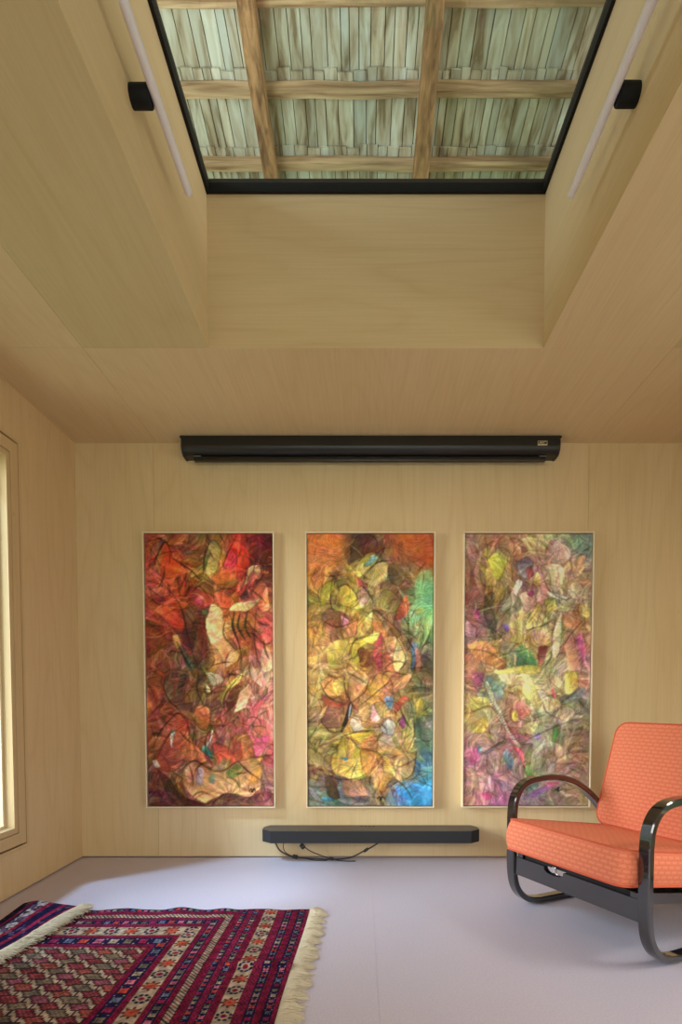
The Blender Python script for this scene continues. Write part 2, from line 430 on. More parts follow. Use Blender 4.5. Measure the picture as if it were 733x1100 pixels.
PW, PH = 188, 404
class Canvas:
    def __init__(s, grid, seed):
        s.rs = np.random.RandomState(seed); s.seed = seed
        g = np.array(grid, float)/255.
        yy, xx = np.mgrid[0:PH, 0:PW]
        s.x = (xx+.5)/PW; s.y = (yy+.5)/PH
        wx = s.x + (fbm(PH,PW,60,seed)-.5)*.16 + (fbm(PH,PW,22,seed+5)-.5)*.10
        wy = s.y + (fbm(PH,PW,60,seed+9)-.5)*.08 + (fbm(PH,PW,22,seed+14)-.5)*.05
        gx = np.clip(wx*g.shape[1]-.5, 0, g.shape[1]-1.001); gy = np.clip(wy*g.shape[0]-.5, 0, g.shape[0]-1.001)
        x0, y0 = gx.astype(int), gy.astype(int); fx, fy = (gx-x0)[...,None], (gy-y0)[...,None]
        s.base = (g[y0,x0]*(1-fx)+g[y0,x0+1]*fx)*(1-fy)+(g[y0+1,x0]*(1-fx)+g[y0+1,x0+1]*fx)*fy
        s.im = s.base.copy()
        s.flow = fbm(PH,PW,70,seed+30,2)*2*PI*1.6
        s.wx = s.x + (fbm(PH,PW,26,seed+61,2)-.5)*.06; s.wy = s.y + (fbm(PH,PW,26,seed+67,2)-.5)*.03
        s.asp = PH/PW*.98
    def petal(s, cx, cy, L, W, ang, curv, col, alpha=.8, edge=.5, shade=.30):
        # lengths in canvas widths
        ya, yb = max(0,int((cy-1.2*L/s.asp-.01)*PH)), min(PH,int((cy+1.2*L/s.asp+.01)*PH)+1)
        xa, xb = max(0,int((cx-1.2*L-.01)*PW)), min(PW,int((cx+1.2*L+.01)*PW)+1)
        if ya >= yb or xa >= xb: return
        X = s.x[ya:yb,xa:xb]-cx; Y = (s.y[ya:yb,xa:xb]-cy)*s.asp
        ca, sa = math.cos(ang), math.sin(ang)
        p = (X*ca+Y*sa)/L; q = -X*sa+Y*ca - curv*L*(p*p-.3)
        w = W*np.clip(1-p*p, 0, 1)**1.35
        t = q/np.maximum(w, 1e-4)
        m = (np.abs(p) < 1)*np.clip((w-np.abs(q))*PW*.9+.5, 0, 1)
        c = np.array(col)[None,None]*(1+shade*(-t[...,None])) + .04*np.clip(-t,0,1)[...,None]
        e = np.clip((t-.72)/.25, 0, 1)[...,None]*edge
        c = c*(1-e)+np.array((.20,.12,.07))*e
        a = (m*alpha)[...,None]
        s.im[ya:yb,xa:xb] = s.im[ya:yb,xa:xb]*(1-a)+np.clip(c,0,1)*a
    def petals(s, n, Ls, ratio, alpha, edge, jit=.16, mono=None):
        for i in range(n):
            cx, cy = s.rs.rand(), s.rs.rand()
            iy, ix = min(PH-1,int(cy*PH)), min(PW-1,int(cx*PW))
            L = Ls[0]*(Ls[1]/Ls[0])**s.rs.rand()
            col = s.base[iy,ix]*(1+s.rs.uniform(-jit*1.3,jit*1.6)) + s.rs.uniform(-jit,jit,3)*.45
            s.petal(cx, cy, L, L*s.rs.uniform(*ratio), s.flow[iy,ix]+s.rs.normal(0,.5), s.rs.uniform(-1.1,1.1), np.clip(col,.05,.95), alpha, edge)
    def poly(s, pts, col, upper=True, alpha=.84, edge=.6, shade=.20):
        P = [((x-10)/702., ((y-15)/1491. if upper else .502+y/1491.)) for x, y in pts]
        s.shape(P, np.array(col)/255., alpha, edge)
    def shape(s, P, col, alpha, edge, round_=.55):
        n0 = len(P); C_ = [(v.x, v.y) for v in catmull([(a,b,0) for a,b in P], 6, True)]
        Ln = [(P[i//6][0]+(P[(i//6+1)%n0][0]-P[i//6][0])*(i%6)/6, P[i//6][1]+(P[(i//6+1)%n0][1]-P[i//6][1])*(i%6)/6) for i in range(6*n0)]
        P_ = [(a[0]*round_+b[0]*(1-round_), a[1]*round_+b[1]*(1-round_)) for a, b in zip(C_, Ln)]
        xs = [p[0] for p in P_]; ys = [p[1] for p in P_]
        ya, yb = max(0,int((min(ys)-.03)*PH)), min(PH,int((max(ys)+.03)*PH)+1)
        xa, xb = max(0,int((min(xs)-.06)*PW)), min(PW,int((max(xs)+.06)*PW)+1)
        if yb-ya < 4 or xb-xa < 4: return
        wx, wy = s.wx[ya:yb,xa:xb], s.wy[ya:yb,xa:xb]; X, Y = s.x[ya:yb,xa:xb], s.y[ya:yb,xa:xb]
        m = np.zeros(wx.shape, bool); n = len(P_)
        for i in range(n):
            (x1,y1),(x2,y2) = P_[i], P_[(i+1)%n]
            if y1 == y2: continue
            m ^= ((wy < y1) != (wy < y2)) & (wx < (x2-x1)*(wy-y1)/(y2-y1)+x1)
        mf = m.astype(float); sft = (mf*2+blur(mf, 1))/3; b = blur(mf, 1)
        cx, cy = sum(xs)/n, sum(ys)/n
        ex = max(max(xs)-min(xs), .02); ey = max(max(ys)-min(ys), .02)
        a_ = s.rs.uniform(0, 2*PI)
        g = np.clip(((X-cx)/ex*math.cos(a_)+(Y-cy)/ey*math.sin(a_))*1.5, -1, 1)
        # folds fanning out from one corner
        k = s.rs.randint(n); th = np.arctan2((Y-P_[k][1])*s.asp, X-P_[k][0])
        fold = np.sin(th*s.rs.uniform(7,15)+s.rs.uniform(0,6))
        c = col[None,None]*(1-.24*g[...,None]-.05*fold[...,None])
        hot = np.clip(-g*1.3+fold*-.4-.35, 0, 1)[...,None]
        c = c+hot*np.array((.20,.17,.10))
        a = (sft*alpha)[...,None]; R_ = s.im[ya:yb,xa:xb]
        R_ = R_*(1-a)+np.clip(c,0,1)*a
        rim = np.clip(1-np.abs(b-.5)*2.1, 0, 1)*np.clip(.48+g*.5, .10, .9)*edge*.8
        s.im[ya:yb,xa:xb] = R_*(1-rim[...,None])+np.array((.17,.10,.06))*rim[...,None]
    def drapery(s, n, size, alpha=.6, edge=.6, jit=.16):
        for i in range(n):
            cx, cy = s.rs.rand(), s.rs.rand(); iy, ix = min(PH-1,int(cy*PH)), min(PW-1,int(cx*PW))
            a0 = s.flow[iy,ix]+s.rs.normal(0,.4); L = size[0]*(size[1]/size[0])**s.rs.rand(); w = L*s.rs.uniform(.25,.6)
            P = []
            for (u, v) in ((1,0),(.25,.9),(-.6,.55),(-1,-.1),(-.2,-.7)):
                u += s.rs.uniform(-.25,.25); v += s.rs.uniform(-.3,.3)
                dx, dy = u*L*math.cos(a0)-v*w*math.sin(a0), u*L*math.sin(a0)+v*w*math.cos(a0)
                P.append((cx+dx, cy+dy/s.asp))
            col = np.clip(s.base[iy,ix]*(1+s.rs.uniform(-.15,.32))+s.rs.uniform(-jit,jit,3)*.4, .05, .95)
            s.shape(P, col, alpha, edge, .35)
    def stroke(s, pts, col, wid=.006, upper=True, alpha=.8):
        P = [(((x-10)/702.)*PW, (((y-15)/1491. if upper else .502+y/1491.))*PH) for x, y in pts]
        Q = catmull([(a,b,0) for a,b in P], 16)
        s.line(Q, col, wid*PW, alpha)
    def line(s, Q, col, r, alpha):
        acc = {}
        R = int(r+2)
        n = len(Q)
        for k, v in enumerate(Q):
            rr = r*(.35+.65*math.sin(PI*min(1,(k+1)/n)))
            for yy in range(int(v.y)-R, int(v.y)+R+1):
                for xx in range(int(v.x)-R, int(v.x)+R+1):
                    if 0 <= yy < PH and 0 <= xx < PW:
                        d = math.hypot(xx+.5-v.x, yy+.5-v.y); a = min(1, max(0, rr-d+.5))*alpha
                        if a > acc.get((yy,xx), 0): acc[(yy,xx)] = a
        for (yy,xx), a in acc.items(): s.im[yy,xx] = s.im[yy,xx]*(1-a)+np.array(col)*a
    def lines(s, n, col, r, alpha, Lr=(10,45)):
        for i in range(n):
            x, y = s.rs.rand()*PW, s.rs.rand()*PH; Q = []
            L = s.rs.uniform(*Lr); a = s.flow[min(PH-1,int(y)),min(PW-1,int(x))]+s.rs.normal(0,.6); k = s.rs.normal(0,.045)
            for j in range(int(L)):
                Q.append(Vector((x,y,0))); x += math.cos(a); y += math.sin(a); a += k
            c = col if col is not None else None
            s.line(Q, c, r*s.rs.uniform(.6,1.3), alpha*s.rs.uniform(.5,1))
    def contours(s, ups, downs, col, wid=.011, alpha=.7):
        for q in ups: s.stroke(q, col, wid, True, alpha)
        for q in downs: s.stroke(q, col, wid, False, alpha)
    def finish(s, gain=1.0, sat=1.0, bal=(1,1,1)):
        s.im = s.im*.55+np.stack([blur(s.im[...,k], 1) for k in range(3)], -1)*.45
        # pastel hatching pulled along the flow
        hs = np.random.RandomState(s.seed+3).rand(PH,PW); acc = np.zeros((PH,PW)); fl = s.flow+.5*(fbm(PH,PW,18,s.seed+41,2)-.5)*6
        yy, xx = np.mgrid[0:PH,0:PW].astype(float)
        for sg in (1,-1):
            px, py = xx.copy(), yy.copy()
            for k in range(7):
                iy, ix = np.clip(py.round().astype(int),0,PH-1), np.clip(px.round().astype(int),0,PW-1)
                acc += hs[iy,ix]; px += sg*np.cos(fl[iy,ix]); py += sg*np.sin(fl[iy,ix])
        acc = (acc/14-.5)/.14
        im = s.im*(1+.085*np.clip(acc,-2,2)[...,None])
        n1 = (fbm(PH,PW,5,s.seed+77,2)-.5)*.18
        im = im*(1+n1[...,None])
        for c in range(3): im[...,c] += (fbm(PH,PW,12,s.seed+88+c*5,2)-.5)*.10
        im = .47+(im-.47)*1.26
        g = im.mean(-1, keepdims=True); im = g+(im-g)*sat
        return np.clip(im*gain*np.array(bal), .02, 1)

def to_lin(a): return np.where(a <= .04045, a/12.92, ((a+.055)/1.055)**2.4)

# --- first painting: reds
G1 = [[(150,75,55),(130,70,60),(120,75,45),(140,95,50),(170,55,35),(90,35,28)],
[(170,80,55),(190,75,40),(130,90,45),(150,110,55),(190,55,40),(110,50,40)],
[(155,75,60),(170,65,40),(140,80,40),(150,80,45),(170,85,55),(140,85,60)],
[(150,65,45),(180,65,45),(100,60,40),(190,120,75),(130,80,45),(170,70,65)],
[(120,60,45),(130,80,50),(85,55,40),(200,140,80),(130,65,40),(170,80,60)],
[(130,70,45),(110,75,55),(90,65,40),(170,120,65),(150,105,55),(170,120,95)],
[(140,70,50),(100,65,50),(95,75,45),(120,75,50),(170,115,80),(160,110,100)],
[(150,75,50),(150,80,60),(120,90,60),(140,80,60),(130,75,60),(190,90,90)],
[(130,80,50),(160,85,60),(140,80,50),(120,70,60),(150,80,45),(160,80,80)],
[(100,60,50),(150,100,75),(150,110,80),(150,110,65),(170,110,60),(150,100,80)],
[(90,55,45),(110,65,45),(140,90,65),(110,80,60),(110,70,50),(150,90,75)]]
c = Canvas(G1, 11)
c.drapery(60, (.10,.22), .55); c.petals(220, (.08,.24), (.10,.28), .5, .6); c.drapery(150, (.04,.11), .62)
U = True; D = False
c.poly([(95,110),(130,65),(160,110),(165,150),(250,210),(190,250),(150,300),(90,260),(60,200)], (200,78,42))
c.poly([(60,200),(95,110),(110,130),(90,180),(85,250)], (165,130,70), alpha=.6, edge=.2)
c.poly([(440,180),(490,60),(540,60),(590,120),(580,200),(510,220)], (205,58,38))
c.poly([(445,180),(480,100),(520,110),(510,180),(470,190)], (170,42,62), alpha=.7, edge=.3)
c.poly([(340,200),(345,120),(370,60),(430,100),(400,210),(360,240)], (170,150,85), alpha=.7)
c.poly([(330,210),(345,130),(370,110),(355,180)], (85,90,40))
c.poly([(550,290),(570,210),(630,185),(640,250),(600,260)], (170,140,90), alpha=.8)
c.poly([(565,270),(590,230),(625,240),(600,275)], (170,80,65), alpha=.8)
c.poly([(600,330),(640,280),(670,300),(685,410),(640,420)], (200,105,70))
c.poly([(380,260),(430,200),(490,200),(510,270),(440,300)], (185,95,50))
c.poly([(230,350),(290,300),(360,340),(390,390),(300,420)], (165,55,45))
c.poly([(270,380),(320,350),(330,375),(290,400)], (200,75,95), alpha=.8, edge=.2)
c.poly([(380,330),(430,310),(510,370),(500,410),(430,420)], (195,80,50))
c.poly([(480,430),(520,390),(580,360),(640,355),(600,395),(560,430),(510,435)], (205,175,112))
c.poly([(530,340),(580,300),(580,350),(540,365)], (55,40,30), alpha=.8, edge=.2)
c.poly([(60,420),(110,390),(160,440),(215,490),(215,550),(130,510)], (208,78,52), edge=.4)
c.poly([(215,430),(260,430),(290,560),(260,650),(220,600)], (85,52,40), alpha=.7, edge=.3)
c.poly([(280,470),(320,440),(350,560),(330,700),(290,640)], (120,48,36), alpha=.7, edge=.4)
c.poly([(340,480),(380,400),(440,440),(440,520),(520,650),(510,720),(440,730),(420,660),(350,570)], (222,172,112), edge=.55)
c.poly([(400,610),(440,590),(470,650),(450,690)], (205,115,60), alpha=.6, edge=.1)
c.poly([(310,440),(340,420),(350,450),(325,465)], (90,110,55), alpha=.8)
c.poly([(180,590),(200,600),(260,740),(230,750)], (60,80,60), alpha=.8)
c.poly([(155,570),(190,560),(210,610),(180,640)], (210,150,80), alpha=.8, edge=.3)
c.poly([(640,640),(690,610),(705,740),(650,760)], (210,180,130), alpha=.6, edge=.3)
c.poly([(630,540),(680,510),(705,560),(660,610)], (205,90,75), alpha=.8, edge=.3)
c.poly([(500,540),(590,480),(600,640),(530,620)], (150,75,42), alpha=.6)
for q in ([(500,440),(490,520),(520,600)],[(530,450),(520,520),(560,590)],[(570,440),(560,520),(590,580)]): c.stroke(q, (.22,.16,.08), .010)
c.poly([(430,150),(470,60),(540,10),(520,60),(450,120),(440,200)], (188,168,78), D)
c.poly([(460,150),(510,70),(550,60),(530,140),(470,200)], (105,55,42), D)
c.poly([(500,200),(570,60),(600,90),(560,190)], (222,160,118), D)
c.poly([(330,60),(380,100),(350,110)], (225,200,140), D)
c.poly([(330,0),(400,0),(440,40),(370,70)], (190,180,150), D, alpha=.6)
c.poly([(110,40),(150,10),(170,100),(130,170)], (90,85,60), D, alpha=.7)
c.poly([(190,40),(220,30),(210,110),(180,130)], (70,70,50), D, alpha=.8)
c.poly([(290,200),(350,190),(360,250),(330,310),(280,280)], (190,100,60), D)
c.poly([(110,270),(180,230),(240,270),(240,340),(150,320),(130,350)], (185,82,58), D)
c.poly([(50,500),(130,350),(170,320),(250,350),(320,430),(330,490),(230,500),(140,560),(80,540)], (170,84,56), D)
c.poly([(140,370),(150,325),(175,320),(160,360),(150,420)], (165,180,165), D, alpha=.8, edge=.3)
c.poly([(145,530),(190,490),(210,500),(170,535)], (190,100,70), D)
c.poly([(320,420),(350,390),(375,480),(350,470)], (45,110,95), D, edge=.4)
c.poly([(325,450),(345,460),(375,530),(340,490)], (165,50,95), D, alpha=.8, edge=.2)
c.poly([(350,380),(370,310),(375,330),(360,400)], (220,215,190), D, edge=.3)
c.poly([(380,380),(440,400),(510,470),(500,500),(440,480),(400,530)], (190,70,50), D)
c.poly([(590,400),(640,350),(690,350),(660,420),(610,480)], (205,80,112), D, edge=.2)
c.poly([(560,290),(640,150),(660,160),(620,260),(580,310)], (215,100,95), D, edge=.3)
c.poly([(210,530),(270,490),(330,520),(380,550),(440,540),(510,490),(600,490),(640,540),(640,620),(560,690),(420,690),(330,730),(260,700),(210,620)], (186,128,82), D)
c.poly([(220,540),(260,510),(290,560),(240,610)], (215,130,110), D, alpha=.7, edge=.2)
c.poly([(290,520),(320,540),(310,610),(280,600)], (160,140,165), D, alpha=.7, edge=.2)
c.poly([(450,560),(510,500),(560,530),(480,580)], (95,110,50), D, alpha=.8, edge=.2)
c.poly([(360,570),(400,560),(390,620),(360,600)], (80,130,115), D, alpha=.6, edge=.1)
c.poly([(570,570),(630,530),(630,600),(580,610)], (205,135,60), D, alpha=.7, edge=.1)
c.poly([(60,540),(130,600),(210,690),(330,740),(150,735)], (75,42,34), D, alpha=.7, edge=.1)
c.poly([(380,720),(440,680),(550,690),(640,660),(580,720)], (80,50,40), D, alpha=.6, edge=.1)
c.poly([(50,500),(70,490),(85,530),(60,535)], (205,205,185), D, alpha=.7, edge=.2)
c.petals(130, (.05,.16), (.06,.2), .34, .4)
c.lines(60, (.14,.08,.05), 1.3, .55, (15,40)); c.lines(110, (.17,.10,.06), .7, .6); c.lines(60, (.85,.62,.42), .7, .5); c.lines(35, (.25,.42,.38), .8, .5)
c.stroke([(575,660),(585,645),(590,665),(600,645),(608,660)], (.08,.05,.04), .006, D)
c.contours([[(90,260),(200,400),(240,560),(280,700)],[(330,230),(340,130),(370,60)],[(165,150),(260,210),(320,270)],[(270,330),(310,300),(380,380)],[(500,640),(440,560),(450,480)],[(470,440),(520,600),(540,700)],[(620,430),(610,600),(640,740)],[(50,210),(90,110),(130,62),(165,150)],[(440,190),(470,110),(500,60)],[(180,600),(230,700),(270,760)]],
 [[(210,530),(270,490),(330,520),(385,550)],[(385,550),(440,540),(510,490)],[(140,560),(210,690),(330,730),(420,690)],[(50,500),(130,350),(180,320)],[(40,420),(90,320),(180,230),(240,280)],[(530,20),(450,120),(440,210)],[(510,490),(560,540),(640,600)],[(90,40),(130,150),(200,220)],[(300,0),(290,100),(330,190)],[(370,300),(330,400),(370,520)]], (.15,.09,.055), .007, .55)
P1 = c.finish(1.20, .86, (1.0,1.06,1.12))

# --- second painting: yellow and orange
G2 = [[(215,122,60),(220,128,62),(110,75,50),(110,75,45),(210,112,50),(190,100,50)],
[(215,132,65),(205,120,55),(150,120,60),(150,140,90),(165,105,60),(185,95,45)],
[(160,122,60),(150,125,60),(180,160,70),(150,125,70),(120,95,55),(125,180,105)],
[(130,120,60),(170,150,60),(190,160,70),(150,140,80),(110,85,50),(135,200,125)],
[(195,142,70),(140,95,60),(180,150,70),(180,140,70),(140,90,60),(150,195,105)],
[(205,155,75),(150,130,70),(190,160,60),(190,120,70),(180,130,70),(110,110,80)],
[(195,155,80),(190,140,80),(190,150,60),(150,85,55),(180,140,80),(110,95,60)],
[(180,150,80),(180,130,70),(190,140,60),(190,130,70),(150,110,60),(120,110,70)],
[(150,130,70),(150,95,60),(170,140,80),(190,140,80),(160,140,80),(110,120,70)],
[(150,140,80),(170,140,60),(190,140,60),(170,150,100),(170,150,80),(100,110,90)],
[(150,120,70),(170,140,60),(190,150,60),(170,120,60),(170,140,80),(90,120,110)],
[(140,110,70),(110,80,60),(160,120,80),(170,130,60),(110,140,120),(80,150,160)],
[(130,140,110),(90,110,100),(120,100,80),(150,120,80),(80,150,170),(60,150,185)]]
c = Canvas(G2, 23)
bg = c.im.copy()
c.drapery(60, (.10,.22), .55); c.petals(200, (.08,.22), (.12,.3), .5, .55); c.drapery(150, (.04,.11), .62)
top = np.clip((.135-c.y - .06*np.clip(1-np.abs(c.x-.5)*4.5,0,1))*22, 0, 1)*(np.abs(c.x-.48) > .14)
rt = np.clip((c.x-.83)*12, 0, 1)*np.clip((.34-c.y)*12, 0, 1)*np.clip((c.y-.12)*14,0,1)
k = np.clip(top+rt,0,1)[...,None]*.85
c.im = c.im*(1-k)+bg*k
c.poly([(265,60),(320,20),(430,20),(440,110),(380,110),(330,120),(290,150),(240,180),(230,110)], (98,66,44))
c.poly([(300,180),(330,120),(390,110),(420,160),(350,230),(290,260)], (198,178,74))
c.poly([(330,190),(370,125),(400,140),(350,200)], (115,165,150), edge=.3)
c.poly([(515,70),(540,60),(570,200),(550,220),(520,140)], (92,66,56))
c.poly([(470,180),(530,150),(560,220),(530,300),(470,260)], (120,100,60), alpha=.8)
c.poly([(340,230),(400,170),(460,170),(450,260),(370,310),(330,280)], (200,175,95))
c.poly([(270,240),(300,250),(340,300),(300,310),(285,300)], (190,90,70))
c.poly([(180,310),(230,290),(290,360),(250,410),(200,400)], (212,186,66))
c.poly([(280,350),(330,310),(350,370),(310,410)], (195,150,120), alpha=.8)
c.poly([(80,350),(110,280),(150,280),(140,370),(100,410)], (168,158,56))
c.poly([(120,220),(150,230),(190,230),(165,270),(140,260)], (85,65,50))
c.poly([(610,260),(690,220),(705,420),(640,500),(600,400)], (130,200,120), alpha=.5, edge=.0)
c.poly([(620,420),(670,430),(650,470),(610,450)], (190,195,60), alpha=.7, edge=.0)
c.poly([(430,330),(500,330),(530,400),(470,450),(420,420)], (150,140,70), alpha=.8)
c.poly([(500,430),(550,350),(570,460),(500,490)], (180,85,50), alpha=.8)
c.poly([(90,480),(140,420),(220,450),(260,500),(190,520),(120,560)], (135,80,62), alpha=.7)
c.poly([(190,520),(210,470),(240,510),(210,545)], (215,130,130), alpha=.8)
c.poly([(290,520),(350,450),(380,440),(370,520),(310,580)], (222,202,98))
c.poly([(380,440),(430,500),(440,580),(400,560),(375,520)], (215,140,70))
c.poly([(210,560),(290,480),(280,560),(220,590)], (210,135,80))
c.poly([(240,660),(280,590),(410,560),(390,610),(300,630),(250,690)], (222,196,64))
c.poly([(280,640),(330,610),(400,640),(390,720),(300,740)], (125,72,44))
c.poly([(320,620),(350,610),(390,650),(350,660)], (170,150,80))
c.poly([(370,680),(420,560),(420,740),(390,750)], (205,72,80))
c.poly([(430,580),(490,560),(500,640),(450,660)], (205,145,90), alpha=.8)
c.poly([(500,560),(560,680),(520,760),(490,740)], (228,205,114))
c.poly([(580,610),(620,620),(600,760),(580,700)], (90,120,130), alpha=.8)
c.poly([(600,620),(640,660),(640,760),(610,740)], (190,130,90), alpha=.8)
c.poly([(110,650),(170,600),(240,600),(200,680),(230,740),(130,740)], (190,165,70))
c.poly([(640,680),(700,640),(705,760),(660,740)], (85,75,60), alpha=.7, edge=.1)
c.poly([(80,60),(150,20),(220,60),(220,120),(130,130)], (212,148,74), D)
c.poly([(150,60),(200,20),(225,90),(180,130)], (215,180,70), D, alpha=.8)
c.poly([(240,40),(300,0),(340,60),(290,150),(250,170)], (200,150,90), D)
c.poly([(350,90),(400,20),(460,40),(430,100),(370,130)], (210,165,65), D)
c.poly([(480,60),(560,0),(600,20),(500,130)], (205,140,90), D)
c.poly([(90,120),(180,170),(240,190),(180,200),(110,180)], (185,90,55), D, alpha=.8)
c.poly([(90,270),(130,200),(190,220),(200,300),(130,310)], (145,90,72), D, alpha=.8)
c.poly([(290,210),(350,170),(370,240),(320,280)], (200,155,80), D)
c.poly([(370,190),(390,170),(430,240),(400,270),(370,260)], (235,175,155), D)
c.poly([(390,170),(450,160),(480,240),(430,250)], (190,160,80), D)
c.poly([(440,140),(490,150),(490,210),(460,190)], (80,120,140), D, alpha=.8)
c.poly([(500,180),(560,130),(580,150),(510,220)], (190,80,55), D, alpha=.8)
c.poly([(600,180),(650,140),(690,240),(620,240)], (185,150,60), D, alpha=.7)
c.poly([(520,270),(560,240),(560,290),(540,310)], (150,60,110), D)
c.poly([(240,290),(270,240),(330,300),(280,330)], (205,200,150), D)
c.poly([(420,300),(470,260),(510,300),(490,350),(440,340)], (172,172,135), D)
c.poly([(130,500),(220,350),(300,420),(390,440),(370,540),(300,590),(170,580)], (212,182,70), D)
c.poly([(230,330),(390,320),(330,390),(280,370)], (218,188,60), D)
c.poly([(210,400),(250,350),(270,420),(230,490)], (200,140,65), D)
c.poly([(310,390),(390,330),(400,420),(320,440)], (205,125,65), D)
c.poly([(300,430),(400,430),(420,560),(340,580)], (212,145,62), D, alpha=.7)
c.poly([(500,480),(560,450),(620,440),(600,560),(540,600),(490,580)], (188,158,90), D)
c.poly([(540,400),(590,240),(610,340),(570,440)], (190,165,85), D)
c.poly([(440,470),(470,480),(490,560),(450,580)], (215,185,75), D)
c.poly([(430,560),(480,560),(440,660),(390,640)], (205,145,64), D)
c.poly([(80,500),(150,570),(280,580),(260,600),(110,560)], (210,185,85), D, alpha=.8)
c.poly([(100,550),(150,590),(200,700),(120,680)], (78,58,38), D, edge=.1)
c.poly([(190,610),(300,600),(340,680),(220,680)], (185,120,80), D, alpha=.7, edge=.1)
c.poly([(610,470),(640,500),(640,560),(610,560)], (60,90,110), D, alpha=.7, edge=.1)
c.poly([(620,250),(700,330),(705,450),(620,400)], (95,125,85), D, alpha=.6, edge=.1)
c.poly([(490,620),(560,640),(620,700),(520,690)], (62,145,185), D, alpha=.7, edge=.1)
c.poly([(640,640),(710,600),(710,740),(600,740)], (72,155,182), D, alpha=.8, edge=.0)
c.poly([(180,480),(230,480),(220,500)], (50,130,150), D, edge=.1)
c.poly([(90,690),(150,690),(150,715),(95,710)], (50,120,150), D, alpha=.7, edge=.1)
c.stroke([(250,170),(240,230),(200,330)], (.12,.10,.09), .02, D)
c.stroke([(255,165),(240,260)], (.75,.78,.72), .008, D)
c.petals(130, (.05,.16), (.06,.2), .34, .4)
c.lines(50, (.20,.12,.06), 1.3, .5, (15,40)); c.lines(90, (.24,.16,.08), .8, .6); c.lines(40, (.93,.85,.50), .8, .5); c.lines(40, (.78,.30,.28), .7, .5); c.lines(40, (.25,.45,.45), .8, .45)
c.im = c.im*(1-k*.7)+bg*k*.7
c.stroke([(400,700),(415,690),(420,710),(430,690),(445,705)], (.10,.10,.08), .006, D)
c.contours([[(150,260),(140,380),(160,440)],[(290,520),(380,430),(450,480),(570,580)],[(240,680),(280,590),(410,560)],[(570,400),(575,600)],[(500,560),(560,690),(520,760)],[(340,230),(400,170),(480,160)],[(180,310),(230,290),(290,360),(250,410)],[(90,480),(180,520),(290,480)]],
 [[(240,180),(330,110),(350,50)],[(300,190),(400,110),(460,60)],[(100,540),(170,590),(280,590),(340,560)],[(220,350),(290,330),(400,320)],[(300,420),(390,440),(430,470)],[(620,440),(600,560),(540,600)],[(490,580),(560,640),(600,700)],[(590,170),(610,330),(570,440)],[(90,280),(140,330),(200,330)],[(80,60),(130,140),(240,185)]], (.20,.125,.065), .007, .5)
P2 = c.finish(1.06, .84, (.99,1.0,1.16))

# --- third painting: pale cream, rose and green
G3 = [[(160,125,100),(160,110,80),(180,130,90),(185,160,110),(160,150,120),(120,130,110)],
[(150,100,80),(180,160,60),(160,110,80),(185,155,110),(190,140,110),(140,130,110)],
[(140,85,70),(170,140,60),(130,100,90),(170,120,100),(180,150,110),(180,135,95)],
[(150,90,80),(110,90,70),(170,140,100),(170,120,100),(180,150,110),(150,130,100)],
[(140,90,95),(110,95,70),(150,130,90),(190,160,100),(150,130,80),(170,120,80)],
[(150,100,100),(120,110,70),(180,140,90),(170,150,80),(150,100,80),(180,120,90)],
[(190,120,80),(190,140,80),(110,130,90),(130,130,80),(180,160,110),(170,110,100)],
[(160,100,90),(120,120,100),(190,160,100),(200,180,120),(180,150,110),(180,120,100)],
[(170,140,80),(130,130,110),(180,150,90),(190,170,120),(170,150,90),(140,120,100)],
[(180,150,80),(160,130,90),(170,110,90),(160,150,100),(160,140,110),(130,110,90)],
[(180,120,120),(160,110,100),(170,90,90),(170,150,130),(130,130,80),(140,110,90)],
[(170,100,110),(160,120,110),(150,120,90),(160,150,110),(150,110,90),(140,110,80)],
[(160,120,100),(170,120,130),(150,120,100),(120,140,100),(150,120,100),(160,120,90)],
[(170,120,100),(170,100,120),(150,110,120),(120,110,120),(140,110,90),(160,130,95)]]
c = Canvas(G3, 37)
c.drapery(60, (.09,.20), .45, .4); c.petals(220, (.08,.22), (.10,.26), .42, .45); c.drapery(140, (.04,.10), .5, .45)
c.poly([(140,130),(190,110),(250,170),(230,240),(180,260),(150,200)], (198,182,62), edge=.5)
c.poly([(110,80),(170,90),(150,140),(110,120)], (185,170,74), edge=.5)
c.poly([(110,230),(150,200),(190,270),(140,310)], (190,145,75), edge=.4)
c.poly([(200,60),(240,30),(310,90),(310,140),(250,140)], (196,136,94), edge=.5)
c.poly([(330,40),(420,30),(440,120),(370,130)], (200,175,120), alpha=.6, edge=.2)
c.poly([(470,90),(520,55),(580,90),(590,140),(540,190),(480,170)], (202,158,136), edge=.5)
c.poly([(480,60),(510,55),(490,120),(470,130)], (200,110,110), alpha=.7, edge=.2)
c.poly([(430,200),(500,180),(550,210),(550,280),(520,330),(480,250)], (212,188,138), edge=.6)
c.poly([(590,150),(680,140),(660,220),(600,250)], (200,146,104), edge=.4)
c.poly([(310,180),(350,140),(380,180),(350,250),(310,240)], (125,110,115), alpha=.8)
c.poly([(345,210),(370,200),(380,240),(350,255)], (165,70,65), alpha=.8, edge=.3)
c.poly([(375,260),(400,230),(425,260),(400,290)], (195,165,80), edge=.4)
c.poly([(470,310),(540,340),(600,360),(540,370),(480,350)], (215,195,160), edge=.5)
c.poly([(590,290),(630,270),(665,330),(640,370),(600,350)], (205,170,135), edge=.5)
c.poly([(205,420),(300,270),(330,280),(250,410)], (212,192,152), edge=.4)
c.poly([(310,330),(380,330),(390,410),(330,430)], (208,155,130), edge=.3)
c.poly([(350,330),(380,310),(380,350),(360,350)], (180,65,100), alpha=.8, edge=.1)
c.poly([(170,330),(200,280),(240,300),(180,440)], (165,125,60), alpha=.7)
c.poly([(120,350),(170,320),(180,480),(180,600),(130,480)], (88,78,56), alpha=.7, edge=.3)
c.poly([(440,380),(500,360),(510,410),(460,440)], (160,150,70), edge=.5)
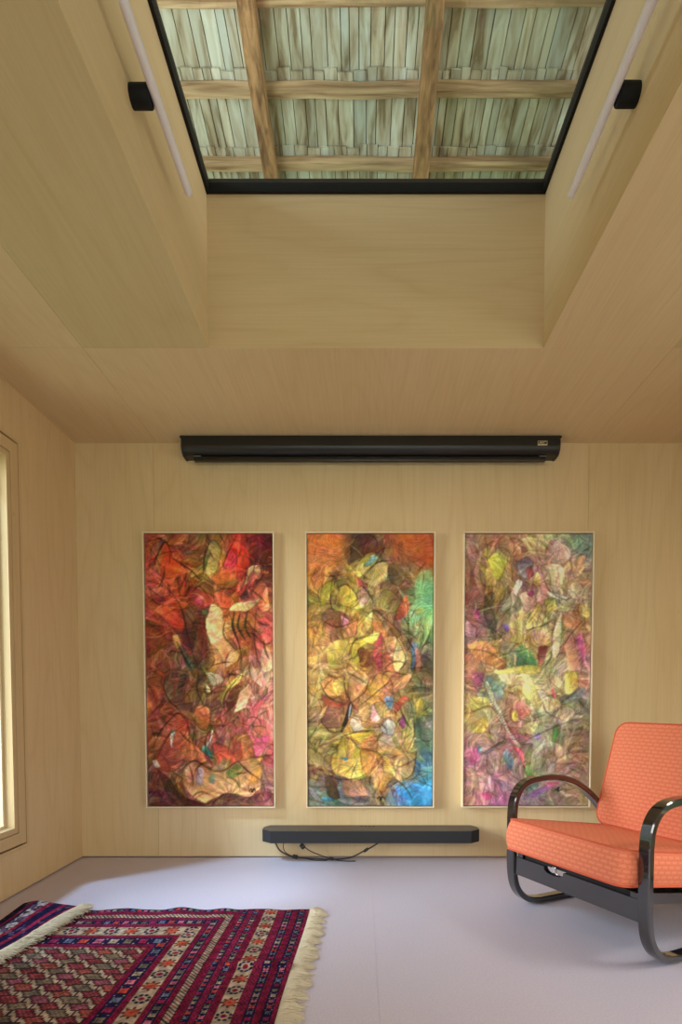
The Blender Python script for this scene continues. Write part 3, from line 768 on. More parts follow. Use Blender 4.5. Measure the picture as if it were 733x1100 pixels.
c.poly([(350,500),(400,390),(430,420),(420,470),(370,540)], (208,182,94), edge=.4)
c.poly([(295,430),(325,430),(335,600),(300,600)], (195,165,90), alpha=.7, edge=.4)
c.poly([(380,560),(460,520),(480,580),(420,640)], (205,150,110), edge=.4)
c.poly([(490,580),(530,430),(550,560),(540,660),(510,690)], (222,198,148), edge=.5)
c.poly([(560,440),(640,430),(670,480),(610,540),(560,520)], (184,118,82), edge=.5)
c.poly([(620,400),(670,390),(690,450),(640,450)], (175,135,75), edge=.4)
c.poly([(560,580),(610,560),(650,740),(580,740)], (205,135,100), alpha=.8, edge=.4)
c.poly([(630,560),(660,540),(690,680),(660,700)], (200,90,130), alpha=.7, edge=.2)
c.poly([(290,650),(330,620),(390,690),(400,740),(300,740)], (82,125,82), edge=.3)
c.poly([(410,650),(470,630),(440,740),(415,730)], (142,66,60), edge=.4)
c.poly([(220,500),(260,500),(250,550),(230,540)], (110,80,150), alpha=.8, edge=.2)
c.poly([(20,620),(120,600),(240,700),(220,740),(80,690)], (205,125,70), alpha=.7, edge=.4)
c.poly([(30,480),(80,520),(60,590),(20,570)], (180,130,130), alpha=.7)
c.poly([(60,430),(100,420),(90,470)], (150,50,100), alpha=.7, edge=.1)
c.poly([(200,740),(420,735),(440,763),(200,763)], (212,188,84), edge=.2)
c.poly([(330,0),(400,30),(440,170),(400,200),(350,110)], (222,198,106), D, edge=.3)
c.poly([(210,0),(330,10),(350,80),(250,60)], (215,180,130), D, alpha=.7, edge=.1)
c.poly([(490,0),(560,40),(540,110),(490,80)], (210,180,125), D, edge=.4)
c.poly([(580,0),(650,0),(650,90),(580,110)], (205,175,75), D, edge=.4)
c.poly([(490,90),(520,150),(495,155)], (205,60,85), D, edge=.2)
c.poly([(540,150),(660,80),(680,120),(570,190)], (105,100,95), D, alpha=.7, edge=.3)
c.poly([(130,20),(240,60),(230,140),(170,130)], (120,140,130), D, alpha=.7, edge=.4)
c.poly([(60,10),(110,0),(100,70),(70,110)], (150,50,110), D, alpha=.6, edge=.1)
c.poly([(40,150),(120,130),(150,190),(60,220)], (195,165,75), D, alpha=.7, edge=.3)
c.poly([(60,290),(120,250),(150,300),(90,340)], (195,160,60), D, alpha=.8, edge=.3)
c.poly([(270,200),(330,160),(380,200),(330,260),(280,260)], (194,105,92), D, edge=.5)
c.poly([(285,220),(310,200),(330,240),(295,260)], (205,170,60), D, alpha=.8, edge=.3)
c.poly([(540,240),(590,190),(630,230),(600,280),(550,280)], (205,165,120), D, edge=.4)
c.poly([(300,330),(360,270),(430,260),(380,340)], (175,160,100), D, alpha=.7, edge=.3)
c.poly([(190,240),(250,270),(330,420),(360,530),(320,480),(240,310)], (176,68,74), D, edge=.5)
c.poly([(120,60),(150,60),(250,290),(340,420),(300,400),(180,220)], (198,186,148), D, edge=.5)
c.poly([(495,310),(530,300),(540,340),(500,390)], (92,145,70), D, edge=.3)
c.poly([(130,440),(240,375),(245,385),(140,455)], (98,88,80), D, edge=.3)
c.poly([(50,440),(90,400),(110,470),(70,520)], (205,84,125), D, alpha=.7, edge=.1)
c.poly([(85,400),(110,410),(100,460)], (70,130,150), D, alpha=.7, edge=.1)
c.poly([(110,690),(150,670),(170,700),(130,720)], (195,62,105), D, alpha=.7, edge=.1)
c.poly([(400,350),(430,330),(430,370)], (145,90,165), D, alpha=.8, edge=.1)
c.poly([(430,420),(540,430),(500,490),(450,470)], (130,105,85), D, alpha=.6, edge=.3)
c.poly([(520,400),(570,420),(560,480),(520,470)], (210,160,120), D, alpha=.8, edge=.3)
c.poly([(360,520),(400,500),(410,560),(370,570)], (110,150,70), D, alpha=.7, edge=.1)
c.poly([(350,600),(430,600),(420,660),(360,660)], (80,95,80), D, alpha=.7, edge=.2)
c.poly([(380,690),(500,600),(520,630),(420,710)], (150,80,140), D, alpha=.6, edge=.1)
c.poly([(480,600),(550,590),(540,620),(490,630)], (190,60,90), D, alpha=.6, edge=.1)
c.poly([(240,470),(260,420),(290,520),(260,540)], (90,120,140), D, alpha=.7, edge=.2)
c.petals(130, (.05,.16), (.06,.2), .34, .4)
c.lines(45, (.24,.18,.13), 1.2, .4, (15,40)); c.lines(90, (.30,.22,.16), .7, .5); c.lines(50, (.88,.78,.62), .8, .5); c.lines(50, (.74,.30,.42), .8, .5); c.lines(40, (.30,.48,.42), .8, .5); c.lines(20, (.36,.30,.58), .8, .5)
c.stroke([(520,660),(545,640),(540,660),(565,650)], (.12,.10,.08), .006, D)
c.contours([[(120,350),(180,480),(180,610)],[(30,470),(160,530),(240,600)],[(20,640),(150,660),(260,740)],[(430,190),(470,310),(560,370),(610,350)],[(530,410),(500,560),(490,690),(430,760)],[(350,540),(450,510),(500,480)],[(660,490),(600,560),(560,620)],[(90,190),(110,290),(180,300)]],
 [[(110,50),(200,230),(330,420)],[(100,460),(240,375)],[(540,180),(660,90)],[(450,170),(480,230),(620,290)],[(340,390),(460,330),(600,270)],[(60,220),(150,190),(200,240)]], (.24,.19,.15), .007, .45)
P3 = c.finish(1.17, .80, (.96,1.03,1.10))

CANV = attr_mat('painted_canvas', .6, .3, .10, 900, .15)
def canvas_mesh(name, im, w, h):
    me = bpy.data.meshes.new(name)
    xs = (np.arange(PW)/(PW-1)-.5)*w; zs = (1-np.arange(PH)/(PH-1))*h
    co = np.zeros((PH,PW,3), np.float32); co[...,0] = xs[None]; co[...,2] = zs[:,None]
    me.vertices.add(PH*PW); me.vertices.foreach_set('co', co.ravel())
    i = np.arange(PH*PW).reshape(PH,PW)
    q = np.stack([i[1:,:-1], i[1:,1:], i[:-1,1:], i[:-1,:-1]], -1).reshape(-1,4)
    grid_faces(me, q)
    set_col(me, im.reshape(-1,3))
    return me
def grid_faces(me, q):
    n = len(q); me.loops.add(4*n); me.polygons.add(n)
    me.loops.foreach_set('vertex_index', q.ravel().astype(np.int32))
    me.polygons.foreach_set('loop_start', np.arange(0,4*n,4,dtype=np.int32))
    me.update(calc_edges=True); me.validate()
def set_col(me, c):
    a = me.color_attributes.new('Col', 'FLOAT_COLOR', 'POINT')
    v = np.ones((len(c),4), np.float32); v[:,:3] = to_lin(c)
    a.data.foreach_set('color', v.ravel())

def painting(im, x0, x1, z0, z1, label):
    yf = -.042                                  # front of the floater frame
    t = empty('painting', ((x0+x1)/2, 0, z0)); tag(t, label, 'painting', 'tall abstract paintings on the back wall')
    w, h = x1-x0, z1-z0; f = .006
    bm = bmesh.new()
    for a, b, z_0, z_1 in ((-w/2, -w/2+f, 0, h), (w/2-f, w/2, 0, h), (-w/2+f, w/2-f, 0, f), (-w/2+f, w/2-f, h-f, h)):
        box(bm, a, b, yf, -.001, z_0, z_1)
    obj('frame', bm, PALEW, t)
    g = .004; cw, ch = w-2*f-2*g, h-2*f-2*g
    me = canvas_mesh('canvas', im, cw, ch)
    o = link('canvas', me, CANV, t); o.location = (0, yf+.010, f+g)
    bm = bmesh.new(); box(bm, -cw/2, cw/2, yf+.0105, -.002, f+g, f+g+ch); obj('stretcher', bm, GAP, t)
painting(P1, -1.218, -.486, .2945, 1.840, 'tall framed abstract painting in deep reds, leftmost of the three')
painting(P2, -.310, .414, .2945, 1.840, 'tall framed abstract painting in yellow with orange top and blue bottom corner')
painting(P3, .573, 1.300, .2965, 1.840, 'tall framed pale abstract painting in cream and rose behind the armchair')

# ------------------------------------------------------------------ projector screen case at the ceiling
t = empty('projector_screen', (.05, 0, 2.245)); tag(t, 'long black roll-up projector screen case mounted where back wall meets ceiling', 'projector screen')
def prism_x(bm, prof, x0, x1):
    a = [bm.verts.new((x0, y, z)) for y, z in prof]; b = [bm.verts.new((x1, y, z)) for y, z in prof]
    n = len(prof)
    for i in range(n): bm.faces.new((a[i], a[(i+1)%n], b[(i+1)%n], b[i]))
    bm.faces.new(a[::-1]); bm.faces.new(b)
def case_prof(g=0):
    pr = [(-.002, 2.338+g*.0), (-.098-g, 2.338)]
    for k in range(0, 9):
        a = k/8*PI/2*.92
        pr.append((-.052-.050*math.cos(a)-g, 2.292-(.046+g)*math.sin(a)-(0.002)))
    pr.append((-.002, 2.244-g))
    return pr
def local(o, t):
    o.matrix_parent_inverse = Matrix.Translation(-Vector(t.location)); return o
XS0, XS1 = -.978, 1.083
bm = bmesh.new(); prism_x(bm, case_prof(), XS0+.012, XS1-.012); o = local(obj('case', bm, SCREENM, t), t); smooth_by_angle(o, 30)
for xa, xb in ((XS0, XS0+.0118), (XS1-.0118, XS1)):
    bm = bmesh.new(); prism_x(bm, case_prof(.003), xa, xb)
    o = local(obj('end_cap', bm, BLACKP, t), t); smooth_by_angle(o, 30)
    bm = bmesh.new(); s = -1 if xa < 0 else 1
    box(bm, (xa if s < 0 else xb-.004)-(.010 if s < 0 else 0), (xa+.004 if s < 0 else xb)+(.010 if s > 0 else 0), -.09, -.01, 2.334, 2.3415); local(obj('mounting_tab', bm, BLACKM, t), t)
bm = bmesh.new(); box(bm, -.918, 1.015, -.072, -.046, 2.214, 2.2405, .006); o = local(obj('bottom_bar', bm, SCREENM, t), t); smooth_by_angle(o, 30)
for xa in (-.918, .975):
    bm = bmesh.new(); box(bm, xa+.002, xa+.040, -.0735, -.060, 2.2385, 2.2425); local(obj('bar_clip', bm, GREYM, t), t)
# maker's plate with its mark
bm = bmesh.new(); box(bm, .958, 1.010, -.1065, -.1018, 2.283, 2.308, .002); pl = local(obj('badge', bm, LABELM, t), t)
bm = bmesh.new()
y = -.1071
def flat(pts):
    f = bm.faces.new([bm.verts.new((.958+a*.052, y, 2.283+b*.025)) for a, b in pts])
flat([(0,0),(1,0),(1,.10),(0,.10)]); flat([(0,.92),(1,.92),(1,1),(0,1)]); flat([(0,.1),(.05,.1),(.05,.92),(0,.92)]); flat([(.95,.1),(1,.1),(1,.92),(.95,.92)])
flat([(.05,.1),(.95,.1),(.95,.30),(.05,.30)])
flat([(.12,.42),(.50,.42),(.54,.52),(.16,.52)]); flat([(.18,.57),(.46,.57),(.50,.67),(.22,.67)]); flat([(.24,.72),(.52,.72),(.56,.82),(.28,.82)])
flat([(.10,.42),(.17,.42),(.31,.82),(.24,.82)]); flat([(.48,.38),(.56,.38),(.72,.84),(.63,.84)]); flat([(.66,.74),(.90,.74),(.92,.84),(.69,.84)])
em = obj('emblem', bm, CREAM, None, recalc=False); em.parent = pl; em.matrix_parent_inverse = Matrix.Translation(-Vector(t.location)) if False else Matrix()

# ------------------------------------------------------------------ sound bar
t = empty('soundbar', (.055, 0, .118)); tag(t, 'black soundbar with chamfered ends mounted low under the middle painting', 'soundbar')
bx0, bx1, zb0, zb1 = -.549, .658, .119, .188
out = [(bx0+.028, -.004), (bx0, -.055), (bx0, -.105), (bx0+.052, -.150), (bx1-.052, -.150), (bx1, -.105), (bx1, -.055), (bx1-.028, -.004)]
bm = bmesh.new()
a = [bm.verts.new((x, y, zb0)) for x, y in out]; b = [bm.verts.new((x, y, zb1-.003)) for x, y in out]
for i in range(8): bm.faces.new((a[i], a[(i+1)%8], b[(i+1)%8], b[i]))
bm.faces.new(a[::-1]); bm.faces.new(b)
local(obj('body', bm, BARFRONT, t), t)
bm = bmesh.new()
cx = (bx0+bx1)/2
sc = lambda p, k: (cx+(p[0]-cx)*(1-k*.0018), -.077+(p[1]+.077)*(1-k*.012))
rows = [[bm.verts.new((*sc(p, k), z)) for p in out] for k, z in ((0, zb1-.0028), (0, zb1-.001), (1, zb1))]
for a, b in zip(rows, rows[1:]):
    for i in range(8): bm.faces.new((a[i], a[(i+1)%8], b[(i+1)%8], b[i]))
bm.faces.new(rows[-1])
local(obj('top_panel', bm, BARTOP, t), t)
bm = bmesh.new()
for k in range(4): box(bm, -.002+k*.022, .010+k*.022, -.045, -.036, zb1, zb1+.0015)
local(obj('button_row', bm, BLACKM, t), t)
# cables under it
def cable(name, pts, r, label):
    bm = bmesh.new(); tube(bm, catmull(pts, 10), r, 8); o = obj(name, bm, CABLE, smooth=True); return o
def bead(parent, x, y, z, r, l, ax='X'):
    bm = bmesh.new()
    d = {'X': Vector((1,0,-.2)).normalized(), 'U': Vector((.8,0,.6)).normalized()}[ax]
    c = Vector((x,y,z)); n = 6
    tube(bm, [c-d*l*.5, c-d*l*.45, c+d*l*.45, c+d*l*.5], [r*.6, r, r, r*.6], 12)
    o = obj('ferrite_bead', bm, BLACKP, smooth=True); smooth_by_angle(o, 40); o.parent = parent; return o
ca = cable('power_cable', [(-.481,-.07,.1165),(-.478,-.07,.095),(-.455,-.065,.055),(-.40,-.06,.024),(-.34,-.06,.014),(-.25,-.055,.006),(-.13,-.055,.005),(-.05,-.055,.018),(.01,-.055,.048),(.06,-.06,.075),(.095,-.07,.100),(.115,-.07,.1165)], .0042, '')
tag(ca, 'thick dark cable drooping to the floor in a long bow under the soundbar', 'cable')
bead(ca, -.372, -.06, .020, .012, .030); bead(ca, .028, -.055, .057, .008, .03, 'U')
cb = cable('signal_cable', [(-.343,-.088,.1165),(-.338,-.088,.105),(-.315,-.088,.082),(-.275,-.088,.055),(-.21,-.088,.030),(-.15,-.09,.012),(-.09,-.092,.0045),(-.03,-.090,.004)], .003, '')
tag(cb, 'thin black cable with a round bead near the top, sagging below the soundbar', 'cable')
bead(cb, -.327, -.088, .086, .015, .022, 'U'); bead(cb, -.165, -.09, .017, .009, .026)
cc = cable('speaker_cable', [(-.435,-.075,.1165),(-.436,-.075,.10),(-.436,-.075,.070),(-.42,-.075,.045),(-.385,-.075,.028),(-.33,-.078,.018),(-.26,-.078,.005),(-.19,-.078,.004)], .0022, '')
tag(cc, 'thinnest cable hanging straight down beside the left end of the soundbar', 'cable')

# ------------------------------------------------------------------ tube lamps on the skylight sides
def tube_lamp(xw, s, label, zc, yb, y_end):
    t = empty('tube_lamp', (xw, yb, zc)); tag(t, label, 'lamp', 'tube lamps in the skylight well')
    L_ = 1.26; xo = s*.066
    for dy in (0, -(L_-2*(y_end-yb))):
        bm = bmesh.new()
        prof = [(0,.0265), (.002,.0272), (.050,.0272), (.0525,.0258)]
        rings = [[bm.verts.new((s*px, dy+pr*math.cos(2*PI*k/40), pr*math.sin(2*PI*k/40))) for k in range(40)] for px, pr in prof]
        for a, b in zip(rings, rings[1:]):
            for k in range(40): bm.faces.new((a[k], a[(k+1)%40], b[(k+1)%40], b[k]))
        bm.faces.new(rings[0][::-1]); bm.faces.new(rings[-1])
        o = obj('bracket', bm, BLACKM, t); smooth_by_angle(o, 40)
    bm = bmesh.new(); e = y_end-yb; r = .0125
    ys, rs_ = [], []
    for k in range(7): a = k/6*PI/2; ys.append(e-r+r*math.sin(PI/2-a)); rs_.append(max(.0006, r*math.cos(PI/2-a)))
    for k in range(1, 24): ys.append(e-r-(L_-2*r)*k/24); rs_.append(r)
    for k in range(7): a = k/6*PI/2; ys.append(e-L_+r-r*math.sin(a)); rs_.append(max(.0006, r*math.cos(a)))
    tube(bm, [(xo, y, 0) for y in ys], rs_, 20)
    obj('tube', bm, OPAL, t, smooth=True)
tube_lamp(WX0, 1, 'white opal tube lamp with black bracket on the left side of the skylight well', 2.547, -1.657, -1.350)
tube_lamp(WX1, -1, 'white opal tube lamp with black bracket on the right side of the skylight well', 2.537, -1.672, -1.352)

# ------------------------------------------------------------------ armchair
ux, uy = .44236, -.89684           # lateral direction, towards the camera side
bx_, by_ = .89684, .44236          # towards the chair's back
CH = empty('armchair', (.762, -.773, 0), math.atan2(uy, ux))
tag(CH, 'bent black lacquer armchair with coral patterned cushions on the lilac floor', 'armchair')
# local frame: x = lateral, y = back (s), z = up
LW = .045
top = [(-.104,.30),(-.104,.37),(-.103,.42),(-.094,.474),(-.066,.520),(-.020,.547),(.055,.558),(.120,.558),(.185,.550),(.255,.528),(.320,.492),(.375,.452),(.425,.405),(.470,.350),(.505,.290)]
bot = [(.62,.013),(.50,.013),(.36,.013),(.20,.013),(.09,.013),(.042,.0145),(-.016,.026),(-.060,.055),(-.088,.098),(-.100,.15),(-.104,.21)]
path = [Vector((0, s, z)) for s, z in bot+top]
path = catmull(path, 6)
def band(bm, pts, x0, x1, th):
    rings = []
    n = len(pts); bv = .004
    for i, p in enumerate(pts):
        t_ = (pts[min(i+1,n-1)]-pts[max(i-1,0)]).normalized(); nn = Vector((0, -t_.z, t_.y))
        h = th/2; r = []
        for a, b in ((x0+bv,-h),(x1-bv,-h),(x1,-h+bv),(x1,h-bv),(x1-bv,h),(x0+bv,h),(x0,h-bv),(x0,-h+bv)):
            q = p+nn*b; r.append(bm.verts.new((a, q.y, q.z)))
        rings.append(r)
    for a, b in zip(rings, rings[1:]):
        for i in range(8): bm.faces.new((a[i], a[(i+1)%8], b[(i+1)%8], b[i]))
    bm.faces.new(rings[0][::-1]); bm.faces.new(rings[-1])
for x0, x1 in ((-LW, 0), (.615, .66)):
    bm = bmesh.new(); band(bm, path, x0, x1, .026)
    o = obj('side_frame', bm, LACQ, CH); smooth_by_angle(o, 40)
# front rail with a finger notch and chrome catch
uc = .222
bm = bmesh.new()
y0, y1 = -.105, -.083
zt, zbm = .229, .153
top_e = [(0, zt)]
for k in range(0, 13):
    a = PI*k/12; top_e.append((uc-.052*math.cos(a), zt-.024*math.sin(a)**.6))
top_e.append((.615, zt))
vf = [bm.verts.new((x, y0, z)) for x, z in top_e]; vb = [bm.verts.new((x, y1, z)) for x, z in top_e]
lf = [bm.verts.new((x, y0, zbm)) for x, z in top_e]; lb = [bm.verts.new((x, y1, zbm)) for x, z in top_e]
for i in range(len(top_e)-1):
    bm.faces.new((vf[i], vf[i+1], vb[i+1], vb[i])); bm.faces.new((lf[i], lf[i+1], vf[i+1], vf[i]))
    bm.faces.new((lb[i+1], lb[i], vb[i], vb[i+1])); bm.faces.new((lf[i+1], lf[i], lb[i], lb[i+1]))
bm.faces.new((lf[0], vf[0], vb[0], lb[0])); bm.faces.new((lf[-1], lb[-1], vb[-1], vf[-1]))
rail = obj('front_rail', bm, LACQ, CH)
bm = bmesh.new(); box(bm, uc-.011, uc+.010, -.104, -.092, .216, .240, .003)
ct = obj('catch', bm, CHROME, CH); ct['label'] = 'chrome catch'
bm = bmesh.new(); tube(bm, [(uc-.006,-.098,.2125),(uc+.028,-.098,.2125)], .003, 10); o = obj('catch_pin', bm, CHROME, None, smooth=True); o.parent = ct
# seat frame rails under the cushion (tilted back)
TL = math.tan(math.radians(8.0))
def zs(s): return .245 - TL*(s+.12)
bm = bmesh.new()
for x0, x1 in ((.012, .04), (.575, .603)):
    bm = bmesh.new()
    pts = [(x0, -.10), (x1, -.10), (x1, .54), (x0, .54)]
    a = [bm.verts.new((x, s, zs(s)-.032)) for x, s in pts]; b = [bm.verts.new((x, s, zs(s)+.006)) for x, s in pts]
    for i in range(4): bm.faces.new((a[i], a[(i+1)%4], b[(i+1)%4], b[i]))
    bm.faces.new(a[::-1]); bm.faces.new(b)
    obj('seat_rail', bm, LACQ, CH)
bm = bmesh.new(); 
pts = [(.04, -.085), (.575, -.085), (.575, .52), (.04, .52)]
a = [bm.verts.new((x, s, zs(s)-.012)) for x, s in pts]; b = [bm.verts.new((x, s, zs(s)+.004)) for x, s in pts]
for i in range(4): bm.faces.new((a[i], a[(i+1)%4], b[(i+1)%4], b[i]))
bm.faces.new(a[::-1]); bm.faces.new(b)
obj('seat_board', bm, BLACKP, CH)
bm = bmesh.new(); box(bm, 0, .615, .475, .50, .20, .29); obj('rear_rail', bm, LACQ, CH)
bm = bmesh.new(); box(bm, 0, .615, .56, .60, .026, .055, .004); obj('floor_stretcher', bm, LACQ, CH)
# back support frame
lean = math.tan(math.radians(17.5))
for x0, x1 in ((.05,.09), (.525,.565)):
    bm = bmesh.new()
    tube_pts = [(0, .52+lean*(z-.27), z) for z in (.20,.35,.5,.65,.74)]
    for (p, q) in zip(tube_pts, tube_pts[1:]):
        vs = [bm.verts.new((x, pt[1]+dy, pt[2])) for pt in (p, q) for x, dy in ((x0,0),(x1,0),(x1,.025),(x0,.025))]
        for i in range(4): bm.faces.new((vs[i], vs[(i+1)%4], vs[4+(i+1)%4], vs[4+i]))
        bm.faces.new(vs[:4][::-1]); bm.faces.new(vs[4:])
    obj('back_slat', bm, LACQ, CH)

# coral fabric with a woven lattice
FAB, nt, N, L, p = newmat('coral_fabric')
uvn = N.new('ShaderNodeUVMap'); uvn.uv_map = 'UVMap'
def brick(sx, mort, off=.5, rot=0, loc=(0,0,0)):
    mp = N.new('ShaderNodeMapping'); mp.inputs['Rotation'].default_value = (0,0,rot); mp.inputs['Location'].default_value = loc
    L.new(uvn.outputs[0], mp.inputs['Vector'])
    b = N.new('ShaderNodeTexBrick'); b.offset = off; b.inputs['Scale'].default_value = sx
    b.inputs['Mortar Size'].default_value = mort; b.inputs['Mortar Smooth'].default_value = .2
    b.inputs['Brick Width'].default_value = .034; b.inputs['Row Height'].default_value = .017
    b.inputs['Color1'].default_value = (0,0,0,1); b.inputs['Color2'].default_value = (0,0,0,1); b.inputs['Mortar'].default_value = (1,1,1,1)
    L.new(mp.outputs[0], b.inputs['Vector']); return b
b1 = brick(1, .0016); b2 = brick(1, .0052); b3 = brick(1, .0036)
# outline = b1; inner bar = b2 - b3
sub = N.new('ShaderNodeMath'); sub.operation = 'SUBTRACT'; L.new(b2.outputs['Fac'], sub.inputs[0]); L.new(b3.outputs['Fac'], sub.inputs[1])
mxx = N.new('ShaderNodeMath'); mxx.operation = 'MAXIMUM'; L.new(sub.outputs[0], mxx.inputs[0]); L.new(b1.outputs['Fac'], mxx.inputs[1])
nz = N.new('ShaderNodeTexNoise'); nz.inputs['Scale'].default_value = 900
tc = N.new('ShaderNodeTexCoord'); L.new(tc.outputs['Object'], nz.inputs['Vector'])
mc = N.new('ShaderNodeMix'); mc.data_type = 'RGBA'; mc.inputs['A'].default_value = (.92,.295,.155,1); mc.inputs['B'].default_value = (.80,.180,.095,1)
L.new(mxx.outputs[0], mc.inputs['Factor'])
rz = ramp(N, [(.3,(.86,.86,.86,1)),(.7,(1,1,1,1))]); L.new(nz.outputs[0], rz.inputs[0])
mm = N.new('ShaderNodeMix'); mm.data_type = 'RGBA'; mm.blend_type = 'MULTIPLY'; mm.inputs['Factor'].default_value = 1
L.new(mc.outputs['Result'], mm.inputs['A']); L.new(rz.outputs[0], mm.inputs['B']); L.new(mm.outputs['Result'], p.inputs['Base Color'])
p.inputs['Roughness'].default_value = .8; p.inputs['Specular IOR Level'].default_value = .2
PIPE = simple('coral_piping', (.68,.14,.07,1), .8, spec=.2)

def cushion(name, W, Dp, Hh, rc, puff, M, parent, label=None):
    """rounded box W x Dp x Hh, corner radius rc in plan, softly puffed faces; M maps local to chair"""
    nx, ny, nz_ = 28, 28, 8; e = .014
    bm = bmesh.new(); uvl = bm.loops.layers.uv.new('UVMap')
    # build plan outline as rounded rectangle loop, then grid by polar rings
    K = 96
    def outline(k, inset):
        a = 2*PI*k/K
        w, d = W/2-inset, Dp/2-inset; r_ = max(rc-inset, .004)
        # superellipse-like rounded rectangle by ray march
        ca, sa = math.cos(a), math.sin(a)
        # parametrise along perimeter
        per = 4*(w-r_)+4*(d-r_)+2*PI*r_
        s = per*k/K; segs = [(2*(d-r_)/2,'R1'),(PI*r_/2,'C1'),(2*(w-r_),'T'),(PI*r_/2,'C2'),(2*(d-r_),'L'),(PI*r_/2,'C3'),(2*(w-r_),'B'),(PI*r_/2,'C4'),(2*(d-r_)/2,'R2')]
        for ln, nm in segs:
            if s <= ln+1e-9: break
            s -= ln
        if nm == 'R1': return (w, s)
        if nm == 'C1': t = s/r_; return (w-r_+r_*math.cos(t), d-r_+r_*math.sin(t))
        if nm == 'T': return (w-r_-s, d)
        if nm == 'C2': t = PI/2+s/r_; return (-w+r_+r_*math.cos(t), d-r_+r_*math.sin(t))
        if nm == 'L': return (-w, d-r_-s)
        if nm == 'C3': t = PI+s/r_; return (-w+r_+r_*math.cos(t), -d+r_+r_*math.sin(t))
        if nm == 'B': return (-w+r_+s, -d)
        if nm == 'C4': t = 1.5*PI+s/r_; return (w-r_+r_*math.cos(t), -d+r_+r_*math.sin(t))
        return (w, -(d-r_)+s)
    def loop(f, z, inset=0):
        return [(f*x, f*y, z) for x, y in (outline(k, inset) for k in range(K))]
    rings = []; kind = []
    for f in (.15,.35,.55,.75,.9):                     # bottom
        rings.append(loop(f, -Hh/2-puff*.4*(1-f**4), e)); kind.append('t')
    rings.append(loop(1, -Hh/2, e)); kind.append('t')
    for k in range(1,4): a = k/4*PI/2; rings.append(loop(1, -Hh/2+e-e*math.cos(a), e-e*math.sin(a))); kind.append('s')
    for k in range(0,7):
        v = -1+2*k/6; rings.append(loop(1, (Hh/2-e)*v, -.010*(1-v*v))); kind.append('s')
    for k in range(3,0,-1): a = k/4*PI/2; rings.append(loop(1, Hh/2-e+e*math.cos(a), e-e*math.sin(a))); kind.append('s')
    rings.append(loop(1, Hh/2, e)); kind.append('t')
    for f in (.9,.75,.55,.35,.15):
        rings.append(loop(f, Hh/2+puff*(1-f**3), e)); kind.append('t')
    R_ = [[bm.verts.new(p) for p in r] for r in rings]
    per = 2*(W+Dp)
    for i, (a, b) in enumerate(zip(R_, R_[1:])):
        side = kind[i] == 's' or kind[i+1] == 's'
        for k in range(K):
            f = bm.faces.new((a[k], a[(k+1)%K], b[(k+1)%K], b[k]))
            for lp, kk in zip(f.loops, (k, k+1, k+1, k)):
                c_ = lp.vert.co
                lp[uvl].uv = (per*kk/K, c_.z) if side else (c_.x, c_.y)
    for r in (R_[0][::-1], R_[-1]):
        f = bm.faces.new(r)
        for lp in f.loops: lp[uvl].uv = (lp.vert.co.x, lp.vert.co.y)
    bm.transform(M)
    o = obj(name, bm, FAB, parent, smooth=True)
    for sg in (1, -1):
        bm = bmesh.new(); pts = [M @ Vector(p) for p in loop(1, sg*(Hh/2-.003), .002)]
        pts.append(pts[0]); pts.append(pts[1]); tube(bm, pts, .0035, 8, cap=False)
        pi = obj('piping', bm, PIPE, None, smooth=True); pi.parent = o
    return o
def frame(orig, ex, ey, ez):
    return Matrix(((ex[0],ey[0],ez[0],orig[0]),(ex[1],ey[1],ez[1],orig[1]),(ex[2],ey[2],ez[2],orig[2]),(0,0,0,1)))
a = math.radians(8.0); ca, sa = math.cos(a), math.sin(a)
# seat: length .60 along s
Hs = .128; Ds = .64
o0 = Vector((.306, -.172+Ds/2*ca, .405-Ds/2*sa - Hs/2*ca))
cushion('seat_cushion', .592, Ds, Hs, .035, .012, frame(o0, (1,0,0), (0,ca,-sa), (0,sa,ca)), CH)
b = math.radians(17.5); cb_, sb = math.cos(b), math.sin(b)
Hb = .115; Db = .49
o1 = Vector((.306, .365+Hb/2*cb_+Db/2*sb, .335+Db/2*cb_-Hb/2*sb))
cushion('back_cushion', .615, Db, Hb, .060, .014, frame(o1, (1,0,0), (0,sb,cb_), (0,-cb_,sb)), CH)

# ------------------------------------------------------------------ rug
rugM = attr_mat('woven_rug', .95, .05, .30, 420, .5)
RED, RED2, MAR = (138,30,60), (150,42,74), (82,22,46)
NAVY, NAVY2 = (34,28,62), (46,38,84)
CRM, BEI = (178,156,132), (170,146,122)
OLI, ORA, PNK, SLA, WHT = (120,108,82), (190,74,50), (206,110,130), (112,120,140), (214,204,190)
RX1_, RY1 = -.229, -.852
RX0_, RY0 = -1.462, -2.06
STEP = .0031
nx = int((RX1_-RX0_)/STEP); ny = int((RY1-RY0)/STEP)
gx = RX1_-(np.arange(nx)+.5)*(RX1_-RX0_)/nx          # from the right edge leftwards
gy = RY1-(np.arange(ny)+.5)*(RY1-RY0)/ny
DX, DY = np.meshgrid(RX1_-gx, RY1-gy)                # distance from right / far edge
img = np.zeros((ny, nx, 3)); img[:] = RED
def setc(m, c): img[m] = c
def chev(a, b, m, c1, c2, pitch=.020):
    setc(m, c1)
    z = ((a + np.abs(((b/pitch) % 1)-.5)*pitch*1.3) / (pitch*.62)) % 1
    setc(m & (z < .48), c2)
